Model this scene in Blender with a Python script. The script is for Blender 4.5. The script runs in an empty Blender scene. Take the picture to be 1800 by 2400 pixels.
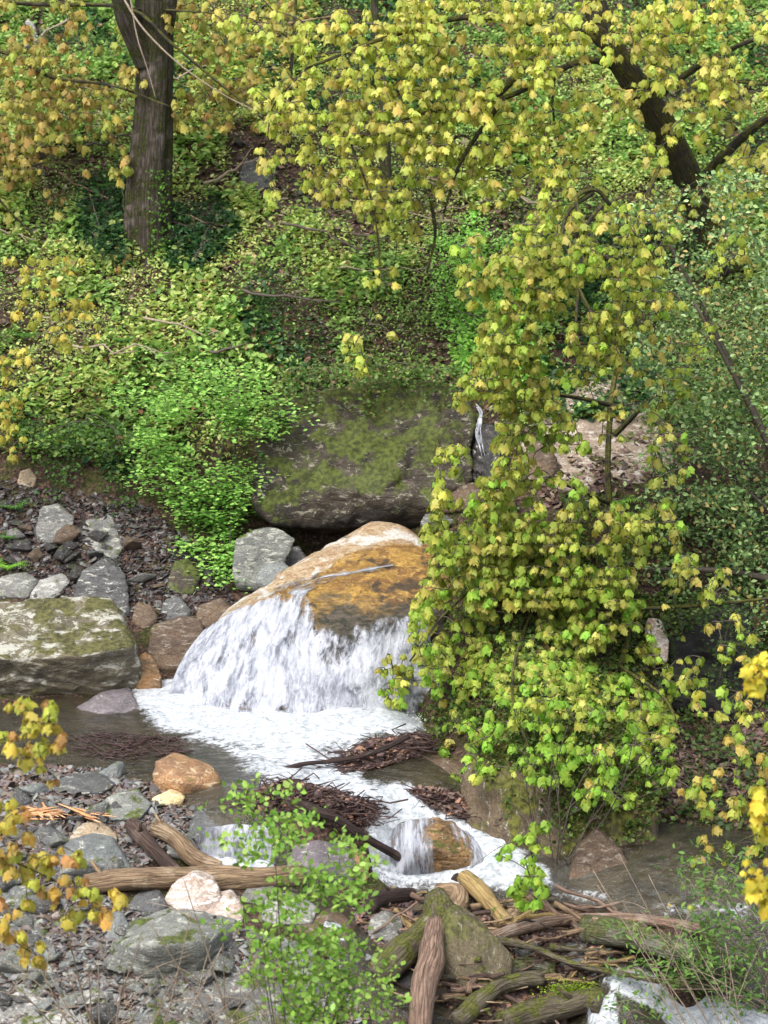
import bpy, bmesh, math
import numpy as np
from mathutils import Vector
from mathutils.bvhtree import BVHTree

rng = np.random.default_rng(7)
sc = bpy.context.scene
COL = sc.collection
F = 5700.0
CAM = np.array([0.0, -30.0, 10.9]); PITCH = math.radians(15)
FW = np.array([0, math.cos(PITCH), -math.sin(PITCH)]); UP = np.array([0, math.sin(PITCH), math.cos(PITCH)])

# ------------------------------------------------------------------ geometry of the view (used to find where things stand)
def ray(px, py):
    px = np.asarray(px, float); py = np.asarray(py, float)
    d = FW + ((px - 900) / F)[..., None] * np.array([1., 0, 0]) + ((1200 - py) / F)[..., None] * UP
    return d
def at(px, py, Y):
    d = ray(px, py); t = (np.asarray(Y, float) + 30) / d[..., 1]
    return CAM + d * t[..., None]
def atz(px, py, z):
    d = ray(px, py); t = (np.asarray(z, float) - 10.9) / d[..., 2]
    return CAM + d * t[..., None]
def proj(P):
    q = np.asarray(P, float) - CAM
    dd = q @ FW
    return 900 + q[..., 0] / dd * F, 1200 - (q @ UP) / dd * F
def C(r, g, b, k=1.0):
    f = lambda v: ((v / 255) / 12.92 if v < 10.3 else ((v / 255 + .055) / 1.055) ** 2.4)
    return np.array([f(r) * k, f(g) * k, f(b) * k])

# ------------------------------------------------------------------ noise
def _h(i, j, k, s):
    n = (i * 374761393 + j * 668265263 + k * 2147483647 + s * 974634777) & 0xFFFFFFFF
    n = ((n ^ (n >> 13)) * 1274126177) & 0xFFFFFFFF
    n = ((n ^ (n >> 16)) * 2246822519) & 0xFFFFFFFF
    return ((n ^ (n >> 15)) & 0xFFFFFF) / float(0xFFFFFF)
def vn(P, s=0):
    P = np.asarray(P, float); i = np.floor(P).astype(np.int64); f = P - i; f = f * f * (3 - 2 * f)
    r = 0
    for a in (0, 1):
        for b in (0, 1):
            for c in (0, 1):
                w = (f[..., 0] if a else 1 - f[..., 0]) * (f[..., 1] if b else 1 - f[..., 1]) * (f[..., 2] if c else 1 - f[..., 2])
                r = r + w * _h(i[..., 0] + a, i[..., 1] + b, i[..., 2] + c, s)
    return r * 2 - 1
def fbm(P, o=4, s=0):
    P = np.asarray(P, float); r = 0; a = .5
    for k in range(o):
        r = r + a * vn(P * 2 ** k + 17.3 * k, s + k); a *= .5
    return r
def n2(x, y, sc_, o=3, s=0):
    return fbm(np.stack([x * sc_, y * sc_, np.zeros_like(x) + s * 3.7], -1), o, s)
def sstep(a, b, x):
    t = np.clip((x - a) / (b - a), 0, 1); return t * t * (3 - 2 * t)
def sdpoly(px, py, poly):
    "signed distance to a polygon, positive inside"
    px = np.asarray(px, float); py = np.asarray(py, float)
    d = np.full(px.shape, 1e9); ins = np.zeros(px.shape, bool)
    n = len(poly)
    for i in range(n):
        x0, y0 = poly[i]; x1, y1 = poly[(i + 1) % n]
        ex, ey = x1 - x0, y1 - y0
        t = np.clip(((px - x0) * ex + (py - y0) * ey) / (ex * ex + ey * ey + 1e-9), 0, 1)
        d = np.minimum(d, np.hypot(px - x0 - t * ex, py - y0 - t * ey))
        c = ((y0 > py) != (y1 > py)) & (px < (x1 - x0) * (py - y0) / (y1 - y0 + 1e-12) + x0)
        ins ^= c
    return np.where(ins, d, -d)

# ------------------------------------------------------------------ mesh building
def mk(name, V, Fc, mat, parent=None, smooth=False, col=None, uv=None, att=None, mats=None, midx=None):
    V = np.asarray(V, float)
    if parent is not None: org = np.array(parent['_o'][:])
    else: org = np.array([(V[:, 0].min() + V[:, 0].max()) / 2, (V[:, 1].min() + V[:, 1].max()) / 2, V[:, 2].min()])
    me = bpy.data.meshes.new(name)
    if isinstance(Fc, np.ndarray):
        nf, k = Fc.shape
        me.vertices.add(len(V)); me.vertices.foreach_set('co', (V - org).astype(np.float32).ravel())
        me.loops.add(nf * k); me.loops.foreach_set('vertex_index', Fc.astype(np.int32).ravel())
        me.polygons.add(nf); me.polygons.foreach_set('loop_start', np.arange(0, nf * k, k, dtype=np.int32))
        me.update(calc_edges=True)
    else:
        me.from_pydata((V - org).tolist(), [], Fc)
    if col is not None:
        a = me.color_attributes.new('col', 'FLOAT_COLOR', 'POINT')
        c4 = np.ones((len(V), 4), np.float32); c4[:, :3] = col; a.data.foreach_set('color', c4.ravel())
    if uv is not None:
        a = me.attributes.new('flow', 'FLOAT_VECTOR', 'POINT')
        u3 = np.zeros((len(V), 3), np.float32); u3[:, :uv.shape[1]] = uv; a.data.foreach_set('vector', u3.ravel())
    if att is not None:
        for k_, v_ in att.items():
            a = me.attributes.new(k_, 'FLOAT', 'POINT'); a.data.foreach_set('value', np.asarray(v_, np.float32))
    me.materials.append(mat)
    if smooth: me.polygons.foreach_set('use_smooth', np.ones(len(me.polygons), bool))
    me.validate()
    o = bpy.data.objects.new(name, me); COL.objects.link(o)
    if parent is not None: o.parent = parent
    else: o.location = org
    return o
def tag(o, label=None, cat=None, group=None, kind=None):
    if label: o['label'] = label
    if cat: o['category'] = cat
    if group: o['group'] = group
    if kind: o['kind'] = kind
    return o
def thing(name, label, cat, loc, group=None):
    o = bpy.data.objects.new(name, None); COL.objects.link(o); o.location = loc
    o['_o'] = [float(v) for v in loc]; o.empty_display_size = .2
    return tag(o, label, cat, group)

# ------------------------------------------------------------------ materials
class NT:
    def __init__(s, name):
        s.m = bpy.data.materials.new(name); s.m.use_nodes = True; s.t = s.m.node_tree; s.t.nodes.clear()
        s.out = s.t.nodes.new('ShaderNodeOutputMaterial')
    def n(s, typ, ins=None, **kw):
        nd = s.t.nodes.new(typ)
        for k, v in kw.items(): setattr(nd, k, v)
        for k, v in (ins or {}).items():
            s.set(nd.inputs[k], v)
        return nd
    def set(s, sock, v):
        if isinstance(v, bpy.types.NodeSocket): s.t.links.new(v, sock)
        elif isinstance(v, bpy.types.Node): s.t.links.new(v.outputs[0], sock)
        else:
            if isinstance(v, (np.ndarray, tuple, list)) and sock.type == 'RGBA' and len(v) == 3: v = (*[float(x) for x in v], 1)
            sock.default_value = v
    def noise(s, vec, scale, detail=5, rough=.6, dist=0.):
        return s.n('ShaderNodeTexNoise', {'Vector': vec, 'Scale': scale, 'Detail': detail, 'Roughness': rough, 'Distortion': dist}).outputs['Fac']
    def mr(s, v, a, b, c=0., d=1.):
        return s.n('ShaderNodeMapRange', {'Value': v, 'From Min': a, 'From Max': b, 'To Min': c, 'To Max': d}, interpolation_type='SMOOTHSTEP').outputs[0]
    def mix(s, f, a, b, mode='MIX'):
        nd = s.n('ShaderNodeMix', data_type='RGBA', blend_type=mode)
        s.set(nd.inputs[0], f); s.set(nd.inputs[6], a); s.set(nd.inputs[7], b)
        return nd.outputs[2]
    def math(s, op, a, b=0.):
        nd = s.n('ShaderNodeMath', operation=op); s.set(nd.inputs[0], a); s.set(nd.inputs[1], b); return nd.outputs[0]
    def pos(s): return s.n('ShaderNodeNewGeometry').outputs['Position']
    def obj(s, sx=1, sy=1, sz=1, rot=(0, 0, 0)):
        tc = s.n('ShaderNodeTexCoord').outputs['Object']
        return s.n('ShaderNodeMapping', {'Vector': tc, 'Scale': (sx, sy, sz), 'Rotation': rot}).outputs[0]
    def bump(s, h, st=.5, dist=.03, nrm=None):
        d = {'Height': h, 'Strength': st, 'Distance': dist}
        if nrm is not None: d['Normal'] = nrm
        return s.n('ShaderNodeBump', d).outputs[0]
    def fin(s, sh): s.set(s.out.inputs[0], sh if isinstance(sh, bpy.types.NodeSocket) else sh.outputs[0]); return s.m

def leafmat(name, rough=.55, trans=.35, tk=1.25, spec=.35):
    n = NT(name); a = n.n('ShaderNodeVertexColor', layer_name='col').outputs[0]
    b = n.mix(1.0, a, (tk, tk * 1.03, tk * .85, 1), 'MULTIPLY')
    p = n.n('ShaderNodeBsdfPrincipled', {'Base Color': a, 'Roughness': rough, 'Specular IOR Level': spec})
    t = n.n('ShaderNodeBsdfTranslucent', {'Color': b})
    return n.fin(n.n('ShaderNodeMixShader', {0: trans, 1: p.outputs[0], 2: t.outputs[0]}))

def rockmat(name, c1, c2, c3, lich=0., lc=(.45, .44, .38), moss=0., mc=(.06, .075, .012), rough=.8, strat=(1, 1, 3), rot=(0, 0, 0), bump=.7, sc_=1.6, lsc=7):
    n = NT(name); v = n.obj(*strat, rot=rot); v0 = n.obj()
    a = n.noise(v, sc_, 6, .62, .6); b = n.noise(v, sc_ * 4.5, 7, .7, .3); f = n.noise(v0, 38, 4, .7)
    col = n.mix(n.mr(a, .38, .62), c1, c2)
    col = n.mix(n.mr(b, .5, .66), col, c3)
    col = n.mix(1., col, n.n('ShaderNodeCombineColor', {0: n.mr(f, .25, .75, .55, 1.4), 1: n.mr(f, .25, .75, .55, 1.4), 2: n.mr(f, .25, .75, .57, 1.38)}), 'MULTIPLY')
    nz = n.n('ShaderNodeSeparateXYZ', {0: n.n('ShaderNodeNewGeometry').outputs['Normal']}).outputs[2]
    if lich > 0:
        l = n.noise(v, lsc, 6, .72, .8)
        l = n.math('MULTIPLY', n.mr(l, .62 - .2 * lich, .66 - .2 * lich), n.mr(nz, -.35, .25))
        col = n.mix(l, col, lc)
    if moss > 0:
        m = n.noise(v0, 2.3, 7, .68, .4); m = n.math('ADD', m, n.math('MULTIPLY', nz, .14))
        m = n.mr(m, .72 - .3 * moss, .8 - .3 * moss)
        mcol = n.mix(n.mr(n.noise(v0, 14, 5), .35, .65), tuple(x * .55 for x in mc), tuple(x * 1.7 for x in mc))
        col = n.mix(m, col, mcol)
    cr = n.n('ShaderNodeTexVoronoi', {'Vector': v, 'Scale': sc_ * 2.2}, feature='DISTANCE_TO_EDGE').outputs[0]
    h = n.math('ADD', n.math('MULTIPLY', b, .9), n.math('MULTIPLY', n.mr(cr, 0, .06), .16))
    h = n.math('ADD', h, n.math('MULTIPLY', f, .25))
    p = n.n('ShaderNodeBsdfPrincipled', {'Base Color': col, 'Roughness': n.mr(a, .3, .7, rough - .15, min(1, rough + .1)), 'Specular IOR Level': .4, 'Normal': n.bump(h, bump, .05)})
    return n.fin(p)

def woodmat(name, c1, c2, c3, moss=0., mc=(.10, .13, .02), bump=.8):
    n = NT(name); fl = n.n('ShaderNodeAttribute', attribute_name='flow').outputs['Vector']
    v = n.n('ShaderNodeMapping', {'Vector': fl, 'Scale': (9, 1.3, 9)}).outputs[0]
    a = n.noise(v, 3.2, 7, .7, .4); b = n.noise(n.obj(), 3.0, 5, .6, .3); e = n.noise(v, 12, 4, .7)
    col = n.mix(n.mr(a, .36, .62), c1, c2); col = n.mix(n.mr(b, .5, .68), col, c3)
    col = n.mix(n.mr(e, .55, .75, 0, .7), col, tuple(x * .25 for x in c1))
    if moss > 0:
        nz = n.n('ShaderNodeSeparateXYZ', {0: n.n('ShaderNodeNewGeometry').outputs['Normal']}).outputs[2]
        m = n.mr(n.math('ADD', n.noise(n.obj(), 5, 5, .65), n.math('MULTIPLY', nz, .12)), .72 - .3 * moss, .8 - .3 * moss)
        col = n.mix(m, col, n.mix(n.mr(n.noise(n.obj(), 30, 4), .3, .7), tuple(x * .5 for x in mc), tuple(x * 1.6 for x in mc)))
    vo = n.n('ShaderNodeTexVoronoi', {'Vector': n.n('ShaderNodeMapping', {'Vector': fl, 'Scale': (14, .8, 14)}).outputs[0], 'Scale': 2.}, feature='DISTANCE_TO_EDGE').outputs[0]
    ck = n.mr(vo, 0., .10); col = n.mix(n.math('MULTIPLY', n.math('SUBTRACT', 1., ck), .35), col, tuple(x * .3 for x in c2))
    h = n.math('ADD', n.math('ADD', a, n.math('MULTIPLY', e, .4)), n.math('MULTIPLY', ck, .5))
    return n.fin(n.n('ShaderNodeBsdfPrincipled', {'Base Color': col, 'Roughness': .8, 'Specular IOR Level': .3, 'Normal': n.bump(h, bump, .03)}))

def sm(name, c, rough=.8):
    n = NT(name); f = n.noise(n.pos(), 60, 3)
    col = n.mix(n.mr(f, .3, .7), tuple(x * .6 for x in c), tuple(x * 1.35 for x in c))
    return n.fin(n.n('ShaderNodeBsdfPrincipled', {'Base Color': col, 'Roughness': rough}))

M = {}
M['leaf'] = leafmat('fresh_leaf'); M['maple'] = leafmat('maple_leaf', .6, .45, 1.25, .25); M['gloss'] = leafmat('glossy_leaf', .42, .2, 1.2, .5)
M['twig'] = sm('twig_bark', (.085, .068, .05)); M['twigpale'] = sm('pale_twig', (.30, .235, .17)); M['twigred'] = sm('wet_twig', (.05, .024, .019), .6)
M['limb'] = woodmat('mossy_limb', (.05, .042, .03), (.032, .028, .02), (.09, .078, .05), .75, (.085, .085, .014))
M['trunk'] = woodmat('mossy_trunk', (.10, .08, .06), (.035, .028, .02), (.17, .14, .12), .78, (.04, .042, .010), 1.)
M['trunkr'] = woodmat('leaning_trunk', (.07, .055, .038), (.04, .034, .022), (.12, .10, .07), .85, (.075, .072, .014), 1.)
M['driftwood'] = woodmat('driftwood', (.40, .28, .165), (.20, .13, .08), (.50, .38, .25), bump=1.)
M['driftpink'] = woodmat('pink_driftwood', (.34, .225, .16), (.17, .11, .08), (.36, .28, .22), bump=1.)
M['drifttan'] = woodmat('tan_log', (.42, .30, .12), (.28, .19, .08), (.30, .22, .11), .2)
M['darkwood'] = woodmat('dark_wood', (.10, .065, .05), (.055, .035, .03), (.16, .115, .09))
M['wetwood'] = woodmat('wet_log', (.05, .03, .025), (.03, .02, .018), (.09, .06, .05))
M['mosswood'] = woodmat('mossy_log', (.16, .135, .09), (.075, .06, .04), (.25, .22, .16), .6, (.09, .095, .02))
M['greylog'] = woodmat('grey_green_log', (.17, .165, .12), (.09, .085, .06), (.22, .215, .16), .65, (.08, .085, .03))
M['splinter'] = woodmat('fresh_split_wood', (.72, .40, .20), (.62, .31, .14), (.78, .50, .29), bump=.4)

M['grey'] = rockmat('grey_rock', (.17, .165, .15), (.10, .098, .092), (.25, .245, .22), .35, (.36, .36, .31), .25)
M['orangeblack'] = rockmat('orange_black_rock', (.36, .20, .075), (.17, .10, .05), (.028, .025, .02), .25, (.5, .38, .24), .2, rough=.45, sc_=2.6)
M['greygreen'] = rockmat('greenish_rock', (.20, .205, .18), (.13, .135, .12), (.28, .28, .24), .25, (.40, .40, .34), .3)
M['bluegrey'] = rockmat('smooth_grey_rock', (.17, .18, .17), (.11, .118, .112), (.22, .23, .215), .1, moss=.12, bump=.35)
M['lichen'] = rockmat('lichen_rock', (.16, .135, .085), (.10, .085, .06), (.22, .20, .16), .62, (.40, .39, .33), .5, (.075, .07, .022), strat=(1, 1.2, 2.2), rot=(.3, .5, 0), sc_=1.1, lsc=3.2, bump=.9)
M['dark'] = rockmat('dark_rock', (.05, .045, .042), (.03, .028, .027), (.09, .082, .075), .1, moss=.3, rough=.5)
M['shaderock'] = rockmat('recess_shade_rock', (.016, .014, .013), (.010, .009, .009), (.035, .03, .027), 0, moss=.3, mc=(.02, .028, .008), rough=.9)  # near-black base colour carries the shade of the recess
M['brown'] = rockmat('brown_rock', (.13, .085, .05), (.075, .05, .035), (.17, .13, .095), .15, (.28, .25, .2), .12, rough=.65)
M['rust'] = rockmat('rust_rock', (.23, .12, .045), (.10, .065, .035), (.28, .20, .12), .1, moss=.2, rough=.6)
M['orange'] = rockmat('orange_rock', (.33, .18, .08), (.17, .10, .06), (.42, .28, .15), .3, (.46, .35, .22), .08, strat=(1, 1, 2.5))
M['tan'] = rockmat('tan_rock', (.36, .27, .17), (.25, .19, .125), (.45, .37, .25), .2)
M['yellow'] = rockmat('yellow_rock', (.66, .52, .28), (.52, .38, .18), (.75, .64, .4), 0)
M['pinkwhite'] = rockmat('pink_white_rock', (.46, .37, .31), (.32, .23, .17), (.58, .52, .47), .5, (.64, .60, .55), .12)
M['pale'] = rockmat('pale_rock', (.25, .245, .22), (.17, .165, .15), (.34, .33, .31), .45, (.42, .41, .37), .2)
M['pinkcliff'] = rockmat('pinkish_rock', (.30, .23, .17), (.18, .13, .095), (.40, .34, .28), .4, (.48, .43, .37), .2, strat=(1, 1, 3))
M['purple'] = rockmat('purplish_rock', (.15, .13, .135), (.11, .095, .10), (.20, .17, .17), .1, rough=.6, bump=.3)
M['slate'] = rockmat('slate', (.10, .10, .097), (.062, .06, .058), (.17, .17, .16), .15, moss=.1, rough=.65)
M['mossrock'] = rockmat('mossy_rock', (.045, .034, .022), (.022, .018, .014), (.085, .068, .05), .3, (.24, .22, .16), .64, (.05, .062, .009), strat=(1, 1, 2), sc_=1.0)
M['mossbank'] = rockmat('mossy_bank_rock', (.12, .085, .05), (.07, .05, .035), (.16, .125, .08), .1, moss=.6, mc=(.085, .085, .015), strat=(2, 1, .8))
M['olive'] = rockmat('olive_stump', (.13, .105, .06), (.085, .07, .042), (.18, .15, .09), .1, moss=.5, mc=(.08, .08, .022), strat=(2.2, 1, .7), rot=(0, .5, 0))

def fallrock():
    "orange and cream boulder: cream on its upper shoulder, ochre algae where the water runs, dark mossy patches at the lip"
    n = NT('stained_boulder'); p = n.pos(); v = n.n('ShaderNodeMapping', {'Vector': p, 'Scale': (1, 1.3, 3.2), 'Rotation': (0, .35, 0)}).outputs[0]
    a = n.noise(v, 1.7, 7, .66, .9); b = n.noise(v, 7, 7, .72, .5); f = n.noise(p, 34, 4, .7); g = n.noise(p, 2.6, 5, .6, .5)
    cream = n.mix(n.mr(b, .4, .62), (.58, .45, .29), (.36, .21, .10)); cream = n.mix(n.mr(g, .5, .62), cream, (.74, .69, .62))
    och = n.mix(n.mr(a, .40, .58), (.48, .28, .06), (.22, .11, .035)); och = n.mix(n.mr(b, .5, .64), och, (.62, .38, .10)); och = n.mix(n.mr(g, .53, .62), och, (.09, .06, .035))
    # a line in the ground plane runs up the boulder: left/behind is dry and cream, right/front is under the algae film
    s = n.n('ShaderNodeSeparateXYZ', {0: p}); x, y, z = s.outputs
    k = n.math('ADD', n.math('MULTIPLY', x, .54), n.math('MULTIPLY', y, -.84))      # grows to the right and to the front
    k = n.math('ADD', k, n.math('MULTIPLY', n.math('SUBTRACT', a, .5), .9))
    col = n.mix(n.mr(k, -2.62, -2.45), cream, och)
    lip = n.math('ADD', n.math('MULTIPLY', z, 1.), n.math('MULTIPLY', n.math('SUBTRACT', g, .5), .8))
    col = n.mix(n.math('MULTIPLY', n.mr(lip, 1.28, 1.06), n.mr(n.math('ADD', x, n.math('MULTIPLY', n.math('SUBTRACT', a, .5), .8)), -1.15, -.75)), col, n.mix(n.mr(b, .4, .6), (.05, .05, .035), (.16, .125, .09)))
    col = n.mix(n.mr(n.noise(p, 3.1, 6, .7, .3), .63, .68), col, (.05, .045, .02))
    col = n.mix(1., col, n.n('ShaderNodeCombineColor', {0: n.mr(f, .25, .75, .65, 1.3), 1: n.mr(f, .25, .75, .62, 1.32), 2: n.mr(f, .25, .75, .6, 1.35)}), 'MULTIPLY')
    h = n.math('ADD', n.math('MULTIPLY', b, 1.), n.math('MULTIPLY', f, .2))
    return n.fin(n.n('ShaderNodeBsdfPrincipled', {'Base Color': col, 'Roughness': .38, 'Normal': n.bump(h, 1., .08)}))
M['fallrock'] = fallrock()

def groundmat():
    n = NT('forest_floor'); p = n.pos()
    a = n.noise(p, .9, 5, .6, .3); b = n.noise(p, 16, 6, .75, .4); c = n.noise(p, 3.2, 5, .6)
    vo = n.n('ShaderNodeTexVoronoi', {'Vector': p, 'Scale': 26.}); vc = vo.outputs['Color']
    r = n.n('ShaderNodeSeparateColor', {0: vc}).outputs[0]
    col = n.mix(n.mr(b, .4, .62), (.035, .024, .018), (.085, .052, .04))
    col = n.mix(n.mr(r, .55, .95), col, (.16, .095, .07))
    col = n.mix(n.math('MULTIPLY', n.mr(c, .48, .6), .75), col, n.mix(n.mr(b, .4, .6), (.025, .032, .008), (.075, .085, .02)))
    h = n.math('ADD', b, n.math('MULTIPLY', vo.outputs['Distance'], .8))
    return n.fin(n.n('ShaderNodeBsdfPrincipled', {'Base Color': col, 'Roughness': .9, 'Specular IOR Level': .2, 'Normal': n.bump(h, .8, .05)}))
M['ground'] = groundmat()

def watermat():
    n = NT('stream_water'); p = n.pos(); foam = n.n('ShaderNodeAttribute', attribute_name='foam').outputs['Fac']
    v = n.n('ShaderNodeAttribute', attribute_name='flow').outputs['Vector']
    a = n.noise(v, 1.1, 7, .68, .8); b = n.noise(v, 7, 6, .75, .6); l0 = n.noise(v, .55, 4, .6, .6); w = n.noise(v, 3.6, 6, .66, .5)
    k = n.math('ADD', n.math('ADD', n.math('MULTIPLY', foam, 1.02), n.math('MULTIPLY', n.math('SUBTRACT', l0, .5), .8)), n.math('MULTIPLY', n.math('SUBTRACT', n.math('ADD', n.math('MULTIPLY', a, .55), n.math('MULTIPLY', b, .45)), .5), 2.9))
    k = n.math('MULTIPLY', n.mr(k, .30, .85), n.mr(foam, .02, .2))
    # the still water
    fr = n.n('ShaderNodeFresnel', {'IOR': 1.33, 'Normal': n.bump(w, .5, .06)}).outputs[0]
    nb = n.bump(w, .8, .07)
    body = n.mix(n.mr(a, .35, .65), (.034, .030, .018), (.085, .07, .04))
    tr = n.n('ShaderNodeBsdfTransparent', {'Color': (.62, .58, .44, 1)})
    df = n.n('ShaderNodeBsdfDiffuse', {'Color': body})
    gl = n.n('ShaderNodeBsdfGlossy', {'Color': (1, 1, 1, 1), 'Roughness': .12, 'Normal': nb})
    u = n.n('ShaderNodeMixShader', {0: .5, 1: tr.outputs[0], 2: df.outputs[0]})
    u = n.n('ShaderNodeMixShader', {0: n.math('ADD', fr, .03), 1: u.outputs[0], 2: gl.outputs[0]})
    fo = n.n('ShaderNodeBsdfPrincipled', {'Base Color': n.mix(n.mr(b, .35, .65), (.30, .335, .36), (.68, .70, .73)), 'Roughness': .5, 'Normal': n.bump(n.math('ADD', a, b), .6, .06)})
    return n.fin(n.n('ShaderNodeMixShader', {0: k, 1: u.outputs[0], 2: fo.outputs[0]}))
M['water'] = watermat()

def fallmat(name, th=.40, su=6., sv=1.1, grey=.0):
    "falling water: white strands with gaps that show the rock; flow = (across, along, cover)"
    n = NT(name); fl = n.n('ShaderNodeAttribute', attribute_name='flow').outputs['Vector']
    s = n.n('ShaderNodeSeparateXYZ', {0: fl}); cover = s.outputs[2]
    uv = n.n('ShaderNodeCombineXYZ', {0: s.outputs[0], 1: s.outputs[1], 2: 0.})
    v1 = n.n('ShaderNodeMapping', {'Vector': uv.outputs[0], 'Scale': (su, sv, 1)}).outputs[0]
    v2 = n.n('ShaderNodeMapping', {'Vector': uv.outputs[0], 'Scale': (su * 3, sv * 3.2, 1)}).outputs[0]
    a = n.noise(v1, 1, 6, .66, .5); b = n.noise(v2, 1, 6, .75, .7); c = n.noise(n.pos(), 2.2, 4, .6, .4)
    m = n.math('ADD', n.math('MULTIPLY', a, .5), n.math('ADD', n.math('MULTIPLY', b, .3), n.math('MULTIPLY', c, .36))); m2 = n.math('ADD', n.math('MULTIPLY', a, .55), n.math('MULTIPLY', b, .45))
    al = n.mr(n.math('ADD', m, n.math('MULTIPLY', n.math('SUBTRACT', cover, .5), .55)), th, th + .17)
    colr = n.mix(n.mr(m2, .38, .58), (.20, .215, .25), (.52, .535, .585))
    h = n.math('ADD', n.math('MULTIPLY', a, 1.), n.math('MULTIPLY', b, .8))
    p = n.n('ShaderNodeBsdfPrincipled', {'Base Color': colr, 'Roughness': .7, 'Specular IOR Level': .15, 'Normal': n.bump(h, .9, .07)})
    t = n.n('ShaderNodeBsdfTransparent', {'Color': (.92, .93, .93, 1)})
    return n.fin(n.n('ShaderNodeMixShader', {0: al, 1: t.outputs[0], 2: p.outputs[0]}))
M['fall'] = fallmat('white_water', .475, 5., 1.6); M['fall2'] = fallmat('thin_white_water', .44)

# ------------------------------------------------------------------ the lie of the land
class RBF:
    def __init__(s, P, z, e=.35, lam=1e-3):
        P = np.asarray(P, float); s.P = P; s.e = e; n = len(P)
        A = np.zeros((n + 3, n + 3)); r = np.hypot(P[:, None, 0] - P[None, :, 0], P[:, None, 1] - P[None, :, 1])
        A[:n, :n] = -np.sqrt(r * r + e * e) + lam * np.eye(n); A[:n, n] = 1; A[:n, n + 1:] = P; A[n, :n] = 1; A[n + 1:, :n] = P.T
        s.w = np.linalg.solve(A, np.concatenate([z, [0, 0, 0]]))
    def __call__(s, x, y):
        x = np.asarray(x, float); y = np.asarray(y, float); sh = x.shape; x = x.ravel(); y = y.ravel(); o = np.empty(len(x)); n = len(s.P)
        for i in range(0, len(x), 20000):
            xs = x[i:i + 20000]; ys = y[i:i + 20000]
            r2 = (xs[:, None] - s.P[None, :, 0]) ** 2 + (ys[:, None] - s.P[None, :, 1]) ** 2
            o[i:i + 20000] = -np.sqrt(r2 + s.e ** 2) @ s.w[:n] + s.w[n] + s.w[n + 1] * xs + s.w[n + 2] * ys
        return o.reshape(sh)
GY = []
for px in (-500, 100, 450):
    GY += [(px, 1400, 3.2), (px, 1300, 4.0), (px, 1200, 4.8), (px, 1080, 5.6), (px, 950, 6.0), (px, 750, 7.2), (px, 550, 8.7), (px, 250, 11.5), (px, 0, 14.5)]
GY += [(750, 1290, 4.8), (600, 1330, 4.0), (900, 930, 6.3), (900, 750, 7.2), (800, 550, 8.8), (850, 250, 11.6), (900, 0, 14.5), (700, 930, 6.1)]
GY += [(1200, 2010, -2.75), (1200, 1900, -2.4), (1200, 1780, -1.9), (1200, 1650, -1.2), (1200, 1500, -.2), (1200, 1300, 1.7), (1200, 1120, 3.5), (1200, 950, 5.5), (1200, 750, 7.3), (1200, 550, 9.2), (1200, 250, 11.8), (1200, 0, 14.6)]
GY += [(1400, 2000, -2.3), (1400, 1850, -1.7), (1400, 1650, -.8), (1400, 1500, .3), (1400, 1300, 1.9), (1060, 1560, .3)]
for px in (1620, 2200):
    GY += [(px, 2050, -2.5), (px, 1900, -1.5), (px, 1700, .2), (px, 1550, 1.3), (px, 1400, 1.9), (px, 1100, 3.8), (px, 850, 6.), (px, 600, 8.2), (px, 300, 11), (px, 0, 14.5)]
GZ = [(0, 1740, -.12), (-400, 1740, -.1), (200, 1740, -.15), (100, 1660, -.05), (1090, 1740, .1), (0, 1830, .05), (-400, 1830, .05), (150, 1830, .06), (300, 1840, .03), (300, 1900, .0), (100, 1950, .0), (250, 1990, -.15), (390, 1960, -.12),
      (100, 2100, -.35), (400, 2100, -.45), (100, 2250, -.7), (400, 2250, -.75), (700, 2250, -.9), (-400, 2250, -.7), (100, 2400, -1.1), (400, 2400, -1.15), (700, 2400, -1.3), (-400, 2500, -1.4),
      (740, 1915, -.08), (1000, 1800, -.12), (1130, 1880, -.3), (1180, 1960, -.45), (640, 2150, -.65),
      (900, 2200, -1.1), (1100, 2200, -1.15), (1300, 2200, -1.2), (900, 2300, -1.35), (1100, 2300, -1.4), (1000, 2400, -1.65), (1200, 2400, -1.75), (1300, 2300, -1.5), (2200, 2500, -3.0), (2200, 2250, -1.4), (1750, 2060, -.7)]
GB = [(400, 1720, 0, .3), (600, 1740, 0, .4), (850, 1740, 0, .35), (950, 1690, 0, .3), (700, 1790, 0, .3), (820, 1840, 0, .3), (560, 1840, 0, .2), (620, 1900, -.02, .15), (530, 1905, -.03, .2), (530, 2070, -.5, .12), (450, 2050, -.5, .08), (700, 2070, -.62, .15), (780, 2175, -.72, .12), (850, 2110, -.8, .1),
      (890, 1890, -.12, .2), (930, 1960, -.5, .2), (960, 2030, -.8, .25), (1100, 2060, -.8, .25), (1250, 2070, -.82, .25), (1400, 2080, -.83, .25), (1550, 2110, -.85, .22), (1750, 2120, -.85, .22), (1430, 2260, -1.12, .2), (1550, 2320, -1.5, .25), (1650, 2380, -1.8, .25), (1800, 2400, -1.95, .3), (1400, 2400, -1.8, .2), (1600, 2210, -.95, .1)]
gp = [at(*g) for g in GY] + [atz(*g) for g in GZ] + [atz(*g[:3]) - np.array([0, 0, g[3]]) for g in GB]
gp += [np.array(v, float) for v in [(-.5, 1.4, -.3), (-1.3, 1.2, -.3), (.2, 2.2, 0.2), (.3, .8, -.2)]]
for x in (-40, -15, 0, 15, 40): gp += [np.array((x, 22, 13 + .02 * abs(x))), np.array((x, 34, 21.)), np.array((x, 60, 40.)), np.array((x, -20, -3.)), np.array((x, -26, 1.)), np.array((x, -34, 8.8)), np.array((x, -60, 14.))]
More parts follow.
